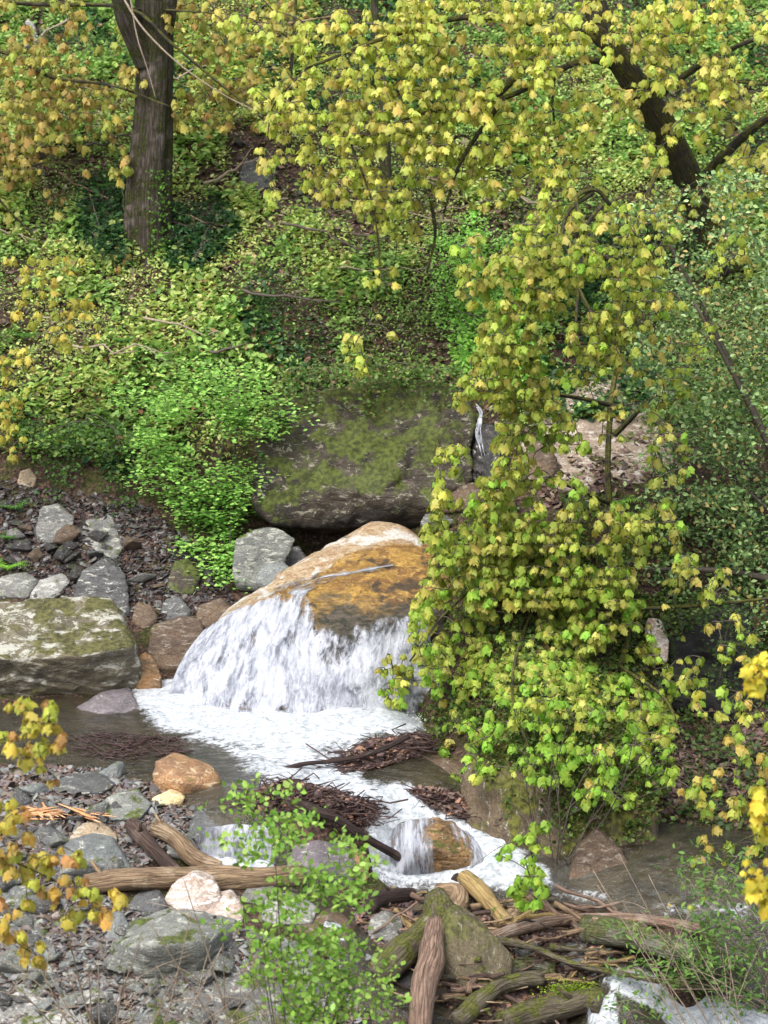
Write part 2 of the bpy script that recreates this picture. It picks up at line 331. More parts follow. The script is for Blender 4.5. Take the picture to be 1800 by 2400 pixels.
gp += [np.array(v, float) for v in [(-14, 0, .6), (-30, 0, 2), (-14, -7, -1.5), (-14, 8, 5), (-30, 10, 7), (14, 0, .2), (30, 0, 1), (14, -7, -3.4), (14, 8, 5.3), (30, 10, 7), (0, -12, -2.4), (-14, -14, -2.4), (14, -14, -3.8), (30, -8, -5), (-30, -8, 0)]]
gp = np.array(gp); TER = RBF(gp[:, :2], gp[:, 2], e=.3, lam=.02)
def H(x, y):
    x = np.asarray(x, float); y = np.asarray(y, float)
    return TER(x, y) + .16 * n2(x, y, .55, 3, 3) * sstep(2, 5, y) + .09 * n2(x, y, 2.2, 3, 5)
def ground(px, py, water=False):
    "where the line of sight through a picture point meets the ground"
    px = np.atleast_1d(np.asarray(px, float)); py = np.atleast_1d(np.asarray(py, float)); d = ray(px, py)
    t = np.full(px.shape, 21.); done = np.zeros(px.shape, bool); tt = t.copy()
    for k in range(260):
        P = CAM + d * t[:, None]; hz = TER(P[:, 0], P[:, 1])
        if water: hz = np.maximum(hz, WAT(P[:, 0], P[:, 1]))
        hit = (P[:, 2] < hz) & ~done
        tt[hit] = t[hit]; done |= hit
        if done.all(): break
        t = t + .12
    tt[~done] = t[~done]; lo = tt - .12; hi = tt
    for k in range(5):
        m = (lo + hi) / 2; P = CAM + d * m[:, None]; hz = TER(P[:, 0], P[:, 1])
        if water: hz = np.maximum(hz, WAT(P[:, 0], P[:, 1]))
        b = P[:, 2] < hz; hi = np.where(b, m, hi); lo = np.where(b, lo, m)
    return CAM + d * hi[:, None]
def gyy(px, py): return float(ground(px, py)[0][1])

def axis(lo, hi, step, far0, far1, g=1.22):
    a = list(np.arange(lo, hi, step)); s = step; x = a[-1]
    while x < far1: s *= g; x += s; a.append(x)
    s = step; x = a[0]; b = []
    while x > far0: s *= g; x -= s; b.append(x)
    return np.array(b[::-1] + a)
xs = axis(-8, 8, .09, -60, 60); ys = axis(-7, 17, .09, -55, 70)
XX, YY = np.meshgrid(xs, ys); ZZ = H(XX, YY)
def gridF(ny, nx):
    i = np.arange(ny - 1)[:, None] * nx + np.arange(nx - 1)[None]
    return np.stack([i, i + 1, i + nx + 1, i + nx], -1).reshape(-1, 4)
V = np.stack([XX, YY, ZZ], -1).reshape(-1, 3)
tag(mk('ground', V, gridF(*XX.shape), M['ground'], smooth=True), 'brown leaf-strewn ravine floor and hillside', kind='structure')

# ------------------------------------------------------------------ stream surface
WZ = [(0, 1700, 0), (-400, 1720, 0), (300, 1740, 0), (600, 1650, 0), (900, 1650, 0), (1000, 1700, 0), (600, 1780, 0), (100, 1800, 0), (400, 1830, -.01), (750, 1820, 0), (840, 1850, -.03), (880, 1890, -.12), (910, 1950, -.42), (960, 2010, -.72), (1080, 1960, -.5), (1000, 1870, -.15), (900, 2060, -.8), (1100, 2060, -.8), (1250, 2060, -.82), (1500, 2110, -.85), (1750, 2110, -.85), (1440, 2260, -1.12), (1550, 2320, -1.5), (1650, 2380, -1.8), (1800, 2400, -1.95), (1330, 2420, -1.9), (1290, 2330, -1.8), (1100, 2230, -1.5), (1250, 2230, -1.5), (950, 2230, -1.4), (620, 1900, -.03), (530, 1900, -.03), (530, 2060, -.55), (700, 2060, -.62), (700, 2130, -.68), (780, 2175, -.72), (0, 1900, -.15), (200, 1900, -.15), (300, 2000, -.4), (100, 2200, -.95), (400, 2300, -1.2), (700, 2350, -1.4), (1100, 2400, -1.6), (2200, 2500, -2.7), (2200, 2150, -1.1), (1620, 1900, -1.6), (1620, 1700, -1.3), (1400, 1700, -1.5), (1250, 1850, -1.3), (1900, 1800, -1.6), (1150, 1800, -.5)]
wp = np.array([atz(*w) for w in WZ] + [np.array(v, float) for v in [(0, 4, -.1), (-7, 4, -.2), (4, 4, -1.5), (8, 4, -1.6)]])
WAT = RBF(wp[:, :2], wp[:, 2], e=.3, lam=.03)
wx = np.arange(-6.2, 7.5, .04); wy = np.arange(-6.5, 2.6, .04); WX, WY = np.meshgrid(wx, wy)
WZs = WAT(WX, WY)
ppx, ppy = proj(np.stack([WX, WY, WZs], -1))
foam = np.zeros(WX.shape)
def fpoly(poly, w, amt=1.):
    global foam
    foam = np.maximum(foam, amt * sstep(-w, w, sdpoly(ppx, ppy, poly)))
fpoly([(300, 1610), (380, 1570), (460, 1570), (520, 1640), (1000, 1660), (1010, 1700), (960, 1725), (860, 1735), (780, 1755), (690, 1768), (600, 1768), (540, 1750), (480, 1735), (420, 1715), (340, 1690)], 36, 1.08)
fpoly([(620, 1780), (800, 1790), (900, 1850), (960, 1900), (900, 1960), (820, 1880), (700, 1850), (600, 1850)], 30, .85)
fpoly([(520, 1740), (900, 1730), (830, 1780), (760, 1830), (640, 1850), (570, 1820)], 34, .74)
fpoly([(1180, 2060), (1300, 2075), (1420, 2095), (1420, 2110), (1280, 2110), (1180, 2090)], 18, .5)
fpoly([(860, 1830), (960, 1840), (1010, 1900), (1100, 1930), (1200, 1980), (1280, 2040), (1310, 2080), (1200, 2085), (1000, 2085), (840, 2075), (830, 2040), (870, 1960)], 30)
fpoly([(450, 1990), (640, 1990), (640, 2070), (450, 2050)], 15)
fpoly([(740, 2160), (820, 2160), (810, 2200), (740, 2200)], 18, .75)
fpoly([(1420, 2270), (1500, 2270), (1620, 2330), (1830, 2380), (1830, 2450), (1620, 2450), (1540, 2360)], 22)
fpoly([(1380, 2360), (1440, 2330), (1460, 2450), (1380, 2450)], 14)
fpoly([(1400, 2300), (1480, 2285), (1640, 2345), (1830, 2390), (1830, 2450), (1700, 2450), (1560, 2380)], 10, 1.15)
fpoly([(1560, 2110), (1700, 2120), (1800, 2130), (1800, 2160), (1560, 2150)], 25, .45)
rip = .012 * n2(WX, WY, 3.5, 3, 8)
WZf = WZs + rip + foam * (.055 * n2(WX, WY, 4.2, 4, 9) + .03)
V = np.stack([WX, WY, WZf], -1).reshape(-1, 3)
flow = np.stack([WX * 1.6 + WY * .6, WY * 2.6 - WX * .4, WZs * 2], -1).reshape(-1, 3)
tag(mk('stream_water', V, gridF(*WX.shape), M['water'], smooth=True, uv=flow, att={'foam': foam.ravel()}), 'brown clear stream pool with white foam', kind='structure')

# ------------------------------------------------------------------ instancing into one mesh
def eul(a, b, c):
    ca, sa, cb, sb, cc, s_ = np.cos(a), np.sin(a), np.cos(b), np.sin(b), np.cos(c), np.sin(c); z = np.zeros_like(ca); o = z + 1
    Rx = np.stack([o, z, z, z, ca, -sa, z, sa, ca], -1).reshape(-1, 3, 3)
    Ry = np.stack([cb, z, sb, z, o, z, -sb, z, cb], -1).reshape(-1, 3, 3)
    Rz = np.stack([cc, -s_, z, s_, cc, z, z, z, o], -1).reshape(-1, 3, 3)
    return Rz @ Ry @ Rx
def pick(cols, n, j=.14):
    c = np.array(cols)[rng.integers(len(cols), size=n)]
    c = c + (c.mean(1, keepdims=True) - c) * .05
    return np.clip(c * rng.uniform(1 - j, 1 + j, (n, 1)) * rng.uniform(.95, 1.05, (n, 3)), 0, 1)
def inst(v, f, P, R, s, col, tint=None, jit=0.):
    n = len(P); k = len(v); vv = np.repeat(v[None], n, 0)
    if jit: vv = vv * rng.uniform(1 - jit, 1 + jit, (n, 1, 3))
    W = np.einsum('nij,nkj->nki', R, vv) * np.reshape(s, (-1, 1, 1)) + P[:, None]
    Fc = (f[None] + (np.arange(n) * k)[:, None, None]).reshape(-1, 3)
    c = np.repeat(col[:, None], k, 1)
    if tint is not None: c = np.clip(c * tint[None], 0, 1)
    return W.reshape(-1, 3), Fc, c.reshape(-1, 3)
def put(name, label, v, f, P, R, s, col, mat, kind=None, parent=None, cat=None, jit=0., tint=None):
    W, Fc, c = inst(v, f, P, R, s, col, tint, jit)
    o = mk(name, W, Fc, mat, parent=parent, col=c)
    return tag(o, label, cat, kind=kind)
def join(L):
    V = []; Fc = []; Cc = []; k = 0
    for v, f, c in L: V.append(v); Fc.append(f + k); Cc.append(c); k += len(v)
    return np.vstack(V), np.vstack(Fc), np.vstack(Cc)

# ------------------------------------------------------------------ rocks
_ico = {}
def ico(k):
    if k not in _ico:
        bm = bmesh.new(); bmesh.ops.create_icosphere(bm, subdivisions=k, radius=1.)
        v = np.array([v.co[:] for v in bm.verts]); f = np.array([[w.index for w in q.verts] for q in bm.faces]); bm.free()
        _ico[k] = (v / np.linalg.norm(v, axis=1)[:, None], f)
    return _ico[k]
def hull_planes(P):
    bm = bmesh.new()
    for p in P: bm.verts.new(p)
    r = bmesh.ops.convex_hull(bm, input=bm.verts)
    bm.normal_update()
    N = []; D = []
    c = P.mean(0)
    for f in bm.faces:
        nn = np.array(f.normal[:]); 
        if np.linalg.norm(nn) < .5: continue
        d = nn @ (np.array(f.verts[0].co[:]) - c)
        if d < 0: nn = -nn; d = -d
        if d > 1e-4: N.append(nn); D.append(d)
    bm.free(); return c, np.array(N), np.array(D)
def body(P, k=5, p=30, amp=.05, fs=1.6, seed=0, strat=0.):
    P = np.asarray(P, float); lo = P.min(0); hi = P.max(0); S = (hi - lo) / 2; c0 = (lo + hi) / 2
    c, N, D = hull_planes((P - c0) / S)
    v, f = ico(k)
    dn = np.maximum(v @ N.T, 1e-3); r = ((dn / D) ** p).sum(1) ** (-1. / p)
    Q = (c + v * r[:, None])
    W = Q * S + c0; size = float(np.cbrt(np.prod(S)))
    q = W / size * fs
    rad = (W - (c * S + c0)); rad /= np.linalg.norm(rad, axis=1)[:, None]
    d = fbm(q * .8, 5, seed) * amp * 1.9 - np.abs(fbm(q * 1.9, 4, seed + 9)) * amp * 1.7 + np.minimum(fbm(q * 3.1, 3, seed + 5), .05) * amp * .8
    if strat > 0: d = d + strat * (np.abs(((W[:, 2] + .25 * W[:, 0] + .12 * fbm(q * .7, 2, seed + 4)) / .16) % 1 - .5) - .25) * .5
    return W + rad * (d * size)[:, None], f
ROCKS = []
def rock(outline, label, mat, Y=None, kk=.8, thick=None, ridge=(), name='rock', cat='rock', k=5, amp=.06, p=34, sink=.05, group=None, strat=0., seed=None, clamp=True):
    o = np.array(outline, float); ctr = o.mean(0); o = ctr + (o - ctr) * 1.07; bot = o[:, 1].max()
    if Y is None:
        j = o[:, 1] > bot - 25; Y = gyy(o[j, 0].mean(), bot)
    m = .0054
    pts = []
    go = ground(o[:, 0], o[:, 1])[:, 1] - (.05 if clamp else -9)
    for q, g_ in zip(o, go): pts.append(at(q[0], q[1], min(Y + kk * (bot - q[1]) * m, g_)))
    for q in ridge: pts.append(at(q[0], q[1], Y + q[2]))
    w = (o[:, 0].max() - o[:, 0].min()) * m
    T = thick if thick is not None else .6 * w
    low = min(q[2] for q in pts)
    cc = np.mean(pts, 0)
    for q in list(pts):
        b = cc + (q - cc) * .72; b[1] = q[1] + T; b[2] = min(b[2], q[2] - .25 * T); pts.append(b)
    for q in o[o[:, 1] > ctr[1]]:
        b = at(q[0], q[1], Y + .1 * T); b = cc + (b - cc) * .85; b[2] = low - sink - .12 * T; pts.append(b)
    sd = seed if seed is not None else len(ROCKS) * 13 + 5
    V, f = body(np.array(pts), k, p, amp, 1.6, sd, strat)
    ob = mk(name, V, f, M[mat], smooth=True); tag(ob, label, cat, group); ROCKS.append((V, f)); return ob, V, f

# the boulder the water runs over
bp = [at(*q) for q in [(872, 1208, 3.75), (935, 1212, 3.8), (1045, 1285, 3.4), (1075, 1330, 2.8), (1060, 1400, 1.8), (1012, 1450, 1.25), (900, 1462, .95), (770, 1462, .98), (700, 1435, 1.2), (600, 1440, 1.5), (760, 1278, 3.4), (660, 1336, 2.9), (560, 1398, 2.35), (500, 1462, 1.9), (440, 1555, 1.45)]]
bp += [atz(*q) for q in [(398, 1632, -.1), (430, 1662, -.1), (520, 1700, -.1), (640, 1722, -.15), (760, 1722, -.15), (900, 1712, -.15), (1005, 1685, -.12), (1015, 1600, .2)]]
bp += [np.array(v, float) for v in [(-.3, 4.2, .4), (.9, 4.2, .6), (-1.6, 2.6, -.2), (1.2, 2.5, -.2)]]
BV, BF = body(np.array(bp), 6, 34, .05, 1.8, 3, .03)
tag(mk('boulder', BV, BF, M['fallrock'], smooth=True), 'broad cream and orange-ochre boulder with the waterfall pouring over its front', 'boulder')

# white water draped over it
bvh = BVHTree.FromPolygons(BV.tolist(), BF.tolist())
def drape(name, top, bot, mat, off, nu, nv, cover, bv, wid, zbot=0., label=None, mid=0.):
    top = np.array(top, float); bot = np.array(bot, float)
    def res(c, n):
        s = np.r_[0, np.cumsum(np.hypot(*np.diff(c, axis=0).T))]; s /= s[-1]; t = np.linspace(0, 1, n)
        return np.stack([np.interp(t, s, c[:, 0]), np.interp(t, s, c[:, 1])], -1)
    A = res(top, nu); B = res(bot, nu); V = np.zeros((nv, nu, 3)); Pp = np.zeros((nv, nu, 2))
    for j in range(nv):
        t = j / (nv - 1); e = t ** 1.0; ex = 1 - (1 - t) ** 1.7
        q = np.stack([A[:, 0] + (B[:, 0] - A[:, 0]) * ex, A[:, 1] + (B[:, 1] - A[:, 1]) * e], -1); Pp[j] = q
        D = ray(q[:, 0], q[:, 1]); E = atz(B[:, 0], B[:, 1], zbot)
        for i in range(nu):
            dd = Vector(D[i]).normalized(); h = bv.ray_cast(Vector(CAM), dd)
            V[j, i] = np.array(h[0][:]) if h[0] is not None else np.nan
    # fill what missed the rock with the nearest row below/above, carried along the line of sight
    good = np.array([i for i in range(nu) if (~np.isnan(V[:, i, 1])).sum() > nv * .5])
    for i in range(nu):
        if i not in good: V[:, i] = V[:, good[np.argmin(abs(good - i))]]
        ycol = V[:, i, 1]; ok = ~np.isnan(ycol)
        yy = np.interp(np.arange(nv), np.where(ok)[0], ycol[ok]); V[:, i] = at(Pp[:, i, 0], Pp[:, i, 1], yy)
    for _ in range(8):
        yy = V[:, :, 1].copy(); yy[1:-1] = (yy[:-2] + yy[1:-1] * 2 + yy[2:]) / 4; yy[:, 1:-1] = (yy[:, :-2] + 2 * yy[:, 1:-1] + yy[:, 2:]) / 4
        V = at(Pp[..., 0], Pp[..., 1], yy)
    U, T = np.meshgrid(np.linspace(0, wid, nu), np.linspace(0, 1, nv))
    L = float(np.linalg.norm(V[-1, nu // 2] - V[0, nu // 2])); T = T * L
    bulge = off * (.5 + 1.0 * np.sin(np.pi * np.clip(T / L, 0, 1)) ** .7) + .035 * fbm(np.stack([U * 7, T * 1.5, U * 0], -1), 4, 2)
    V = V + bulge[..., None] * np.array([0, -.85, .5])
    cv = cover(U / wid, T / L)
    return tag(mk(name, V.reshape(-1, 3), gridF(nv, nu), M[mat], smooth=True, uv=np.stack([U, T, cv], -1).reshape(-1, 3)), label, kind='structure')
def cov_main(u, t):
    c = .62 + .16 * t - .75 * sstep(.10, .0, t) - .35 * sstep(.3, .0, t) * sstep(.12, .45, u) * sstep(1., .8, u)
    c = c - .55 * np.exp(-((u - .60) / .09) ** 2) * sstep(.34, .05, t) - .30 * np.exp(-((u - .62) / .07) ** 2 - ((t - .4) / .12) ** 2) 
    c = c - .22 * np.exp(-((t - .86) / .08) ** 2) * sstep(.1, .3, u)
    return np.clip(c + .10 * sstep(.93, 1, t), 0, 1)
drape('waterfall', [(492, 1464), (560, 1412), (640, 1376), (712, 1352), (752, 1405), (860, 1440), (905, 1425), (960, 1425), (1008, 1455)], [(398, 1640), (450, 1680), (540, 1708), (640, 1722), (700, 1726), (850, 1716), (1010, 1690)], 'fall', .06, 200, 110, cov_main, bvh, 3.4, label='white sheet of water fanning over the ochre boulder into the pool')
drape('water_run', [(905, 1318), (935, 1330)], [(640, 1385), (720, 1400)], 'fall2', .02, 14, 60, lambda u, t: .42 + .1 * t - .5 * np.abs(u - .5), bvh, .5, label='thin run of water sliding across the top of the ochre boulder')

# mossy overhanging boulder
rock([(620, 960), (720, 915), (900, 890), (1060, 895), (1120, 980), (1095, 1100), (1075, 1160), (985, 1190), (880, 1212), (740, 1240), (630, 1225), (590, 1180), (615, 1080)],
     'huge dark moss-covered boulder overhanging the black hollow behind the waterfall', 'mossrock', Y=4.0, kk=.62, thick=2.4, ridge=[(760, 1150, -.05), (960, 1130, .0), (700, 1210, .1), (1040, 1000, .5)], name='mossy_boulder', cat='boulder', k=6, amp=.075, sink=-.3, p=30)
# big lichen boulder, left
lp = [at(*q) for q in [(-220, 1415, 2.5), (150, 1402, 2.5), (268, 1392, 2.4), (300, 1440, 1.9), (-220, 1540, .75), (0, 1548, .7), (200, 1535, .7), (322, 1512, .95), (-220, 1640, 1.0), (60, 1642, 1.0), (240, 1632, 1.05), (338, 1600, 1.35), (335, 1560, 1.2)]]
lp += [q + np.array([0, 1.2, -.7]) for q in lp[:4]] + [np.array([q[0], q[1] + .2, -.3]) for q in lp[8:12]]
V, f = body(np.array(lp), 6, 34, .055, 2.2, 31, .035)
tag(mk('boulder', V, f, M['lichen'], smooth=True), 'large flat-topped boulder with white lichen at the left edge of the pool', 'boulder')

rock([(365, 1785), (392, 1777), (440, 1790), (500, 1805), (522, 1835), (512, 1852), (440, 1868), (380, 1848), (360, 1820)], 'orange-brown boulder standing in the shallow edge of the pool', 'orange', ridge=[(430, 1835, -.12)], amp=.05)
rock([(356, 1872), (395, 1855), (432, 1866), (428, 1880), (380, 1886)], 'small pale yellow stone just below the orange-brown boulder', 'yellow', k=4, kk=.6)
rock([(134, 2015), (158, 1975), (205, 1962), (262, 1970), (290, 2010), (312, 2040), (270, 2056), (140, 2048)], 'smooth blue-grey boulder left of the two leaning logs', 'bluegrey', ridge=[(200, 2020, -.12)], amp=.04)
rock([(162, 1965), (185, 1935), (230, 1928), (275, 1958), (268, 1976), (180, 1978)], 'flat tan stone sitting above the smooth blue-grey boulder', 'tan', k=4, kk=1.2)
rock([(388, 2108), (408, 2070), (450, 2052), (500, 2066), (520, 2096), (505, 2130), (425, 2138)], 'knobbly pinkish-white rock in front of the long driftwood log', 'pinkwhite', amp=.08, kk=.7)
rock([(470, 2110), (540, 2096), (572, 2126), (568, 2162), (520, 2156), (470, 2142)], 'pinkish-white slab right of the knobbly white rock', 'pinkwhite', k=4, kk=.9, amp=.07)
rock([(262, 2212), (326, 2152), (390, 2133), (500, 2136), (560, 2150), (556, 2182), (500, 2244), (440, 2280), (345, 2290), (280, 2250)], 'broad flat grey-green boulder in the middle of the near rocks', 'greygreen', kk=1.35, ridge=[(350, 2215, -.2), (470, 2205, -.1)], amp=.05, thick=.5, strat=.06)
rock([(138, 2318), (160, 2268), (215, 2246), (272, 2262), (284, 2300), (240, 2350), (170, 2350)], 'pointed grey boulder left of the broad flat one', 'grey', kk=.9)
rock([(-60, 2290), (-40, 2240), (40, 2236), (110, 2262), (132, 2306), (90, 2340), (-40, 2340)], 'mottled grey boulder at the left edge below the maple sprig', 'grey', kk=1.1)
rock([(-80, 2400), (-60, 2340), (60, 2328), (150, 2345), (180, 2400), (140, 2440), (-40, 2440)], 'pale whitish rock in the bottom left corner', 'pale', kk=1.1)
rock([(370, 2420), (372, 2330), (440, 2290), (560, 2286), (650, 2310), (690, 2380), (650, 2440), (420, 2440)], 'large brown-grey slab at the bottom under bare twigs', 'grey', kk=.9, thick=.9)
rock([(190, 2420), (230, 2350), (330, 2325), (380, 2370), (370, 2430), (230, 2440)], 'grey-brown rock behind bare twigs at the bottom', 'grey', kk=.9)
rock([(-60, 2090), (0, 2040), (60, 2052), (82, 2092), (40, 2120), (-40, 2120)], 'grey rock at the left edge beside the maple sprig', 'grey', kk=1.)
rock([(-60, 2150), (20, 2105), (150, 2110), (215, 2140), (180, 2170), (-40, 2180)], 'long layered grey slab at the left edge', 'greygreen', kk=1.4, strat=.12, thick=.5)
rock([(240, 2180), (250, 2150), (285, 2140), (302, 2170), (285, 2200), (250, 2205)], 'small rounded grey stone above the broad flat boulder', 'bluegrey', k=4)
rock([(612, 2150), (620, 2110), (690, 2108), (742, 2128), (730, 2160), (650, 2165)], 'pale flat slab behind the leafy green shrub', 'pale', kk=1.2, k=4)
rock([(860, 2200), (868, 2155), (905, 2138), (948, 2160), (944, 2205), (895, 2220)], 'grey stone left of the mossy forked log', 'grey', k=4)
rock([(672, 2040), (690, 1985), (750, 1970), (812, 1985), (836, 2035), (820, 2075), (690, 2072)], 'smooth purplish-grey boulder splitting the lower cascade', 'purple', ridge=[(750, 2030, -.1)], amp=.03)
rock([(812, 2055), (822, 2005), (850, 1998), (868, 2030), (860, 2062)], 'small rust-orange rock right of the purplish boulder', 'orange', k=4)
_, CV, CF = rock([(905, 1985), (925, 1930), (985, 1912), (1060, 1922), (1110, 1960), (1150, 2010), (1120, 2045), (930, 2050)], 'rounded orange and black rock with the lower cascade running over it', 'orangeblack', Y=-3.0, kk=.75, ridge=[(1010, 1985, -.18)], amp=.05, k=6)
rock([(905, 1830), (912, 1790), (980, 1772), (1080, 1786), (1100, 1822), (1060, 1850), (930, 1856)], 'grey-brown ledge rock right of the rapids above the cascade', 'brown', kk=1.0)
rock([(1010, 1960), (1040, 1920), (1130, 1915), (1190, 1945), (1200, 2000), (1120, 1990)], 'dark wet rock behind the orange and black rock', 'dark', Y=-2.6)
rock([(346, 1520), (352, 1468), (430, 1448), (468, 1452), (490, 1505), (440, 1566), (372, 1560)], 'angular brown rock between the lichen boulder and the waterfall', 'brown', Y=1.7, kk=.6)
rock([(312, 1560), (335, 1530), (365, 1550), (380, 1595), (350, 1625), (318, 1618)], 'rusty rock wedged against the right end of the lichen boulder', 'rust', Y=1.2, kk=.5, k=4)
rock([(172, 1662), (238, 1626), (302, 1620), (340, 1682), (270, 1696), (190, 1688)], 'dark purple-grey rock rising from the pool below the lichen boulder', 'purple', ridge=[(260, 1665, -.08)], kk=.9, amp=.06)
rock([(84, 1240), (100, 1190), (130, 1183), (172, 1210), (165, 1245), (120, 1268)], 'light grey rock on the bank, uppermost left of the ferny overhang', 'grey', kk=.7)
rock([(180, 1262), (205, 1220), (262, 1210), (288, 1285), (268, 1312), (215, 1285)], 'wedge-shaped rock with a dark underside beneath hanging greenery', 'grey', kk=.6, Y=4.6)
rock([(172, 1400), (190, 1335), (240, 1312), (290, 1345), (305, 1430), (250, 1445)], 'tall smooth grey rock behind the lichen boulder', 'slate', kk=.6)
rock([(70, 1395), (90, 1362), (145, 1345), (165, 1362), (130, 1395), (85, 1405)], 'thin tilted grey slab behind the lichen boulder', 'pale', kk=1.2, k=4, thick=.3)
rock([(-20, 1395), (0, 1350), (60, 1342), (90, 1365), (60, 1400)], 'grey rock at the left edge behind the lichen boulder', 'grey', kk=1.1, k=4)
rock([(308, 1450), (320, 1412), (355, 1420), (370, 1448), (340, 1470)], 'small brownish stone above the angular brown rock', 'brown', k=4)
rock([(375, 1445), (385, 1405), (420, 1400), (448, 1430), (430, 1455)], 'squat dark grey stone left of the waterfall crest', 'slate', k=4)
rock([(455, 1450), (468, 1420), (520, 1405), (545, 1430), (500, 1470), (465, 1468)], 'low grey-brown stone against the waterfall boulder', 'brown', k=4, Y=2.6)
rock([(545, 1330), (552, 1262), (600, 1243), (655, 1240), (688, 1265), (650, 1322), (592, 1372), (550, 1362)], 'triangular grey rock leaning beside the black hollow', 'greygreen', Y=3.4, kk=.5)
rock([(640, 1330), (662, 1290), (700, 1282), (728, 1320), (700, 1345)], 'grey stone in the hollow right of the triangular rock', 'slate', k=4, Y=3.9)
rock([(600, 1360), (622, 1325), (665, 1318), (690, 1345), (655, 1372)], 'small streaked grey stone below the hollow', 'bluegrey', k=4, Y=3.3)
rock([(390, 1370), (405, 1320), (440, 1312), (470, 1350), (455, 1390), (415, 1392)], 'mossy dark stone under the hanging leafy shrub', 'mossrock', k=4)
rock([(40, 1130), (46, 1105), (70, 1098), (86, 1120), (78, 1140)], 'small tan stone on the dark bank at far left', 'tan', k=4)
rock([(1230, 1120), (1225, 1030), (1260, 1000), (1330, 985), (1390, 940), (1420, 860), (1500, 840), (1570, 900), (1575, 1080), (1500, 1130), (1350, 1150)], 'pale pinkish layered outcrop showing between the maple leaves', 'pinkcliff', Y=4.2, kk=1.15, ridge=[(1400, 1050, -.1)], name='rock_outcrop', cat='outcrop', k=6, strat=.1, thick=1.5)
rock([(1235, 1130), (1232, 1040), (1290, 1030), (1310, 1100), (1290, 1140)], 'brown shaded rock at the foot of the pinkish outcrop', 'brown', k=4, Y=3.3)
rock([(1512, 1480), (1520, 1450), (1552, 1455), (1570, 1500), (1562, 1545), (1535, 1530)], 'small whitish rock beside the dark recess under the evergreen', 'pinkwhite', k=4, Y=.6)
rock([(1565, 1650), (1570, 1450), (1640, 1400), (1760, 1420), (1800, 1640), (1700, 1700)], 'near-black rock standing in for the shade of the recess under the evergreen', 'shaderock', Y=1.6, kk=.15, amp=.14)  # dark void under the evergreen, painted as a near-black rock
_, KV, KF = rock([(1085, 2030), (1070, 1900), (1100, 1770), (1200, 1690), (1340, 1660), (1480, 1700), (1560, 1800), (1570, 1950), (1520, 2040), (1330, 2066), (1180, 2066)], 'steep mossy brown rock bank dropping into the lower pool, draped with stems and ivy', 'mossbank', Y=-3.0, kk=.62, thick=1.6, name='mossy_bank', cat='rock bank', k=6, amp=.09, p=14, ridge=[(1200, 1900, .35), (1420, 1880, .45)], seed=77)
rock([(1330, 2075), (1345, 1990), (1400, 1950), (1460, 1990), (1480, 2060), (1420, 2085)], 'small brown boulder at the foot of the mossy rock bank', 'brown', Y=-3.25, kk=.5, k=5, amp=.08)
rock([(1440, 2030), (1530, 2010), (1700, 2000), (1780, 2030), (1700, 2065), (1500, 2072)], 'low brown slab at the far side of the lower pool', 'brown', kk=1.)
rock([(1430, 2280), (1440, 2250), (1480, 2236), (1510, 2262), (1490, 2285)], 'round moss-topped stone at the end of the mossy branch', 'mossrock', k=4)
rock([(1310, 2258), (1330, 2215), (1400, 2200), (1440, 2230), (1430, 2262)], 'dark flat stone under the grey-green log', 'slate', k=4)
rock([(1450, 2420), (1455, 2350), (1500, 2310), (1560, 2340), (1580, 2420)], 'dark rock with leafy weeds between the two falls at the bottom', 'mossrock', k=5)
rock([(1100, 1090), (1110, 1010), (1140, 985), (1180, 1010), (1190, 1110), (1150, 1140)], 'black wet rock beside the thin upper trickle', 'dark', Y=4.2, kk=.5, amp=.15, p=12)
rock([(1020, 1130), (1035, 960), (1090, 925), (1120, 960), (1112, 1080), (1090, 1150)], 'dark rugged rock face at the right end of the mossy boulder', 'mossrock', Y=3.95, kk=.5, amp=.16, p=12)
rock([(1010, 1160), (1030, 1120), (1090, 1110), (1130, 1150), (1110, 1190), (1040, 1190)], 'dark reddish ledge below the thin upper trickle', 'brown', Y=4., kk=1.2, k=4)
rock([(1035, 1270), (1050, 1255), (1085, 1268), (1090, 1292), (1055, 1296)], 'small black stone on the top corner of the ochre boulder', 'dark', k=4, Y=2.9)
rock([(985, 1222), (1000, 1205), (1050, 1208), (1070, 1225), (1030, 1234)], 'flat dark wet stone behind the ochre boulder', 'slate', k=4, Y=3.7)
rock([(564, 605), (572, 592), (590, 590), (606, 602), (598, 613)], 'cream-coloured stone lying in the undergrowth right of the mossy trunk', 'yellow', k=3, kk=.8)
rock([(40, 105), (50, 70), (62, 45), (80, 55), (92, 88), (70, 112)], 'white rock high on the slope in the top left corner', 'pale', k=4)
rock([(560, 410), (575, 375), (610, 370), (650, 400), (640, 435), (600, 440)], 'grey rock in the dry gully right of the mossy trunk', 'slate', k=4)
rock([(240, 130), (260, 105), (300, 110), (310, 140), (270, 150)], 'pale flat rock left of the mossy trunk high on the slope', 'pinkcliff', k=4, kk=1.4)
rock([(195, 300), (215, 250), (250, 270), (270, 310), (240, 325)], 'pinkish-brown rock left of the mossy trunk', 'pinkcliff', k=4, kk=1.4)
rock([(1150, 330), (1180, 300), (1260, 310), (1290, 345), (1220, 365)], 'grey-brown rock high behind the maple crown', 'slate', k=4, kk=1.4)

